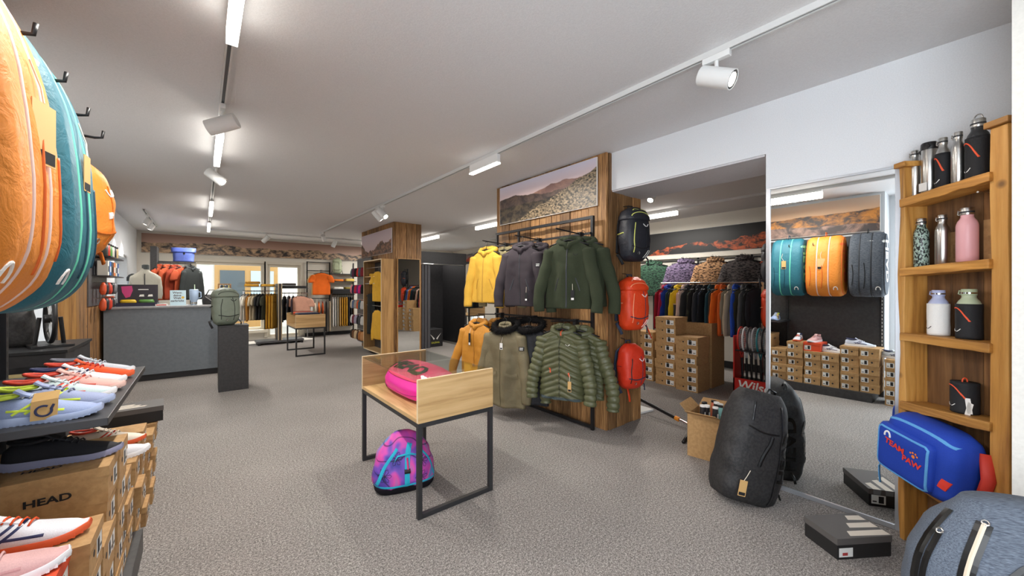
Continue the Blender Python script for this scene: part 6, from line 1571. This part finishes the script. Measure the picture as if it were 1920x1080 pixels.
for k in range(6):
    y = 7.58 + k * .16; c_ = ((230, 228, 220), (40, 110, 190), (60, 62, 66), (226, 120, 50), (214, 210, 200), (46, 90, 150))[k]; nm = ('white', 'blue', 'grey', 'orange', 'cream', 'dark blue')[k]
    o = thing('carton_pack', '%s small carton on the lower accessory shelf' % nm, 'carton', (-1.10, y, 1.616), 0, 'cartons on the accessory shelf')
    bx(0, .10, 0, .11, 0, .20).build('box', plain('pack_%d' % k, c_, .5), o); bx(.1, .101, .02, .09, .05, .13).build('print', M_INK if k % 2 == 0 else M_PAPER, o)
for k in range(10):
    y = 7.62 + (k % 5) * .21; z = 1.52 if k < 5 else 1.30; c_ = ((216, 84, 40), (40, 40, 44), (200, 60, 40), (30, 30, 34), (120, 120, 124))[k % 5]; nm = ('orange', 'black', 'red', 'dark', 'grey')[k % 5]
    o = thing('hanging_pack', '%s climbing accessory hanging in the %s row of the peg panel' % (nm, 'upper' if k < 5 else 'lower'), 'accessory', (-1.14, y, z), 0, 'accessories on the peg panel')
    MB().tube([(0, 0, .0), (.12, 0, 0)], .003, 6).build('peg', M_STEEL, o); bag_body([(0, .02, .03, 0, 0, 2.4), (.3, .035, .05, 0, 0, 2.6), (.8, .03, .04, 0, 0, 2.4), (1, .01, .012, 0, 0, 2)], 8, 16, .012, k, -.17, 0).moved(Matrix.Translation((.09, 0, 0))).build('pack', plain('acc_' + nm, c_, .5), o, smooth=True)
po = thing('wooden_post', 'rough square wooden post beside the left window', 'post', (-1.18, 6.16, 0)); wobbly(0, .13, 0, .13, 0, CEIL - .003, 2, .006, 7.0).build('beam', M_BEAM, po, bevel=.004)

# ---------------------------------------------------------------- black cabinet with exercise bike part past the shoe shelf
bc_ = thing('low_cabinet', 'black low cabinet with notch behind the shoe shelf', 'cabinet', (-1.15, 4.0, 0)); bx(0, .42, 0, .75, 0, 1.0).build('body', DKP, bc_, bevel=.004); bx(-.005, .43, -.01, .76, 1.0, 1.02).build('top_board', M_BLACKM, bc_); bx(.05, .41, -.003, 0, .55, .92).build('door', M_BLACKM, bc_)
wh = thing('bike_trainer', 'black wheel stand with spoked rim on the low cabinet', 'bike part', (-.86, 4.30, 1.022), R_(20))
MB().tube([(0, .15 * math.cos(a), .20 + .17 * math.sin(a)) for a in [2 * PI * t / 30 for t in range(30)]], .014, 8, closed=True).build('rim', M_BLK, wh, smooth=True)
for k in range(8):
    a = PI * k / 8 * 2; MB().bar((0, .02 * math.cos(a), .20 + .02 * math.sin(a)), (0, .15 * math.cos(a), .20 + .17 * math.sin(a)), .004).build('spoke', M_STEEL, wh)
MB().tube([(-.03, 0, .20), (.03, 0, .20)], .03, 12).build('hub', M_BLK, wh, smooth=40)
for s_ in (-1, 1): MB().tube([(s_ * .05, 0, .21), (s_ * .07, .02, .01)], .012, 8).build('fork_leg', M_BLK, wh)
bx(-.10, .10, -.12, .12, 0, .014).build('foot', M_BLK, wh)
tw = thing('black_gear', 'black packed gear standing on the low cabinet', 'gear', (-1.05, 4.42, 1.022)); bag_body([(0, .08, .07, 0, 0, 3), (.4, .09, .09, 0, 0, 3), (1, .06, .05, 0, 0, 2.4)], 12, 24, .02, 5, 0, .42).build('body', BLK2, tw, smooth=True)
og = thing('olive_bag', 'olive and brown flat bag lying behind the shoe shelf', 'bag', (-.92, 3.55, .0), R_(10)); bx(-.16, .2, -.13, .18, 0, .80).build('stool', DKP, og); bag_body([(0, .16, .11, 0, 0, 4), (.5, .17, .12, 0, 0, 4), (1, .14, .09, 0, 0, 3)], 8, 32, .008, 4, .80, .93).build('body', fabric((112, 98, 58)), og, smooth=True); bag_body([(0, .172, .121, 0, 0, 4), (1, .165, .115, 0, 0, 4)], 3, 32, .004, 4, .84, .90).moved(Matrix.Translation((.02, 0, 0))).build('band', fabric((74, 66, 60)), og, smooth=True)

# ================================================================ outside
struct(bx(-30, 40, YF + .3, 40, -.5, -.06).build('floor_outside', plaster('pale_paving', (206, 200, 192), .2, 20)), 'pale paving outside')
struct(bx(-30, XL - .3, -20, YF + .3, -.5, -.06).build('floor_street', plaster('asphalt', (120, 120, 122), .3, 30)), 'street beside the shop')
ob = thing('white_building', 'white building with timber door across the yard', 'building', (-6, 17.0, -.06))
bx(0, 16, 0, .4, 0, 7).build('facade', plaster('white_render', (240, 238, 234), .1, 20), ob)
OK2 = plain('timber_door_frame', (206, 160, 96), .5); dg_ = plain('dark_pane', (92, 104, 112), .15)
d_ = MB().box(6.35, 8.25, -.06, -.001, 0, 2.3).build('door_frame', OK2, ob)
for x in (6.5, 7.4): bx(x, x + .72, -.09, -.061, .3 if x < 7 else .9, 2.12).build('door_pane', dg_ if x < 7 else plain('light_pane', (206, 222, 232), .15), d_)
bx(10.6, 10.9, -.05, -.001, .8, 2.6).build('shutter', plain('brown_shutter', (96, 64, 52), .6), ob); bx(11.3, 11.55, -.05, -.001, .8, 2.6).build('shutter', plain('brown_shutter', (96, 64, 52), .6), ob)
es = bx(6.0 - 6 + .0, .26, 16.93, 16.985, 2.28, 2.48).build('exit_sign', plain('green_sign', (40, 140, 96), .5)); tag(es, 'small green exit sign on the white building', 'sign')
cs = thing('street_house', 'pale house across the street with rows of windows', 'building', (-14, -10, -.06)); bx(0, .4, 0, 24, 0, 8).build('facade', plaster('peach_render', (190, 146, 122), .1, 20), cs)
for k in range(10):
    for z in (.9, 3.6):
        bx(.4, .43, 1.0 + k * 2.2, 2.1 + k * 2.2, z, z + 1.5).build('window', dg_, cs)
def car(lb, x, y, c_):
    o = thing('parked_car', lb, 'car', (x, y, -.06), 0, 'cars parked outside')
    prof = [(-2.05, .35), (-2.05, .75), (-1.2, .92), (-.55, 1.42), (.9, 1.45), (1.65, .98), (2.05, .9), (2.1, .4)]
    MB().rings([[(w_, p[0] * k2, p[1]) for p in prof] for w_, k2 in ((-.82, .97), (-.7, 1), (.7, 1), (.82, .97))]).build('body', plain('car_%d_%d_%d' % c_, c_, .25), o, bevel=.05)
    MB().rings([[(w_, a, z) for a, z in ((-.5, 1.36), (.82, 1.39), (1.4, 1.0), (-1.0, .97))] for w_ in (-.83, .83)]).build('side_glass', plain('car_glass', (30, 40, 48), .08), o)
    for sx in (-.76, .76):
        for yy in (-1.3, 1.3): MB().lathe([(.31, -.1), (.31, .1), (.2, .11), (.001, .11)], 20).moved(Matrix.Translation((sx, yy, .31)) @ Matrix.Rotation(PI / 2, 4, 'Y')).build('wheel', M_BLK, o, smooth=40)
car('blue car parked by the shop window', -5.2, 1.6, (60, 90, 130)); car('silver car parked farther along the street', -5.4, -3.4, (170, 174, 180))
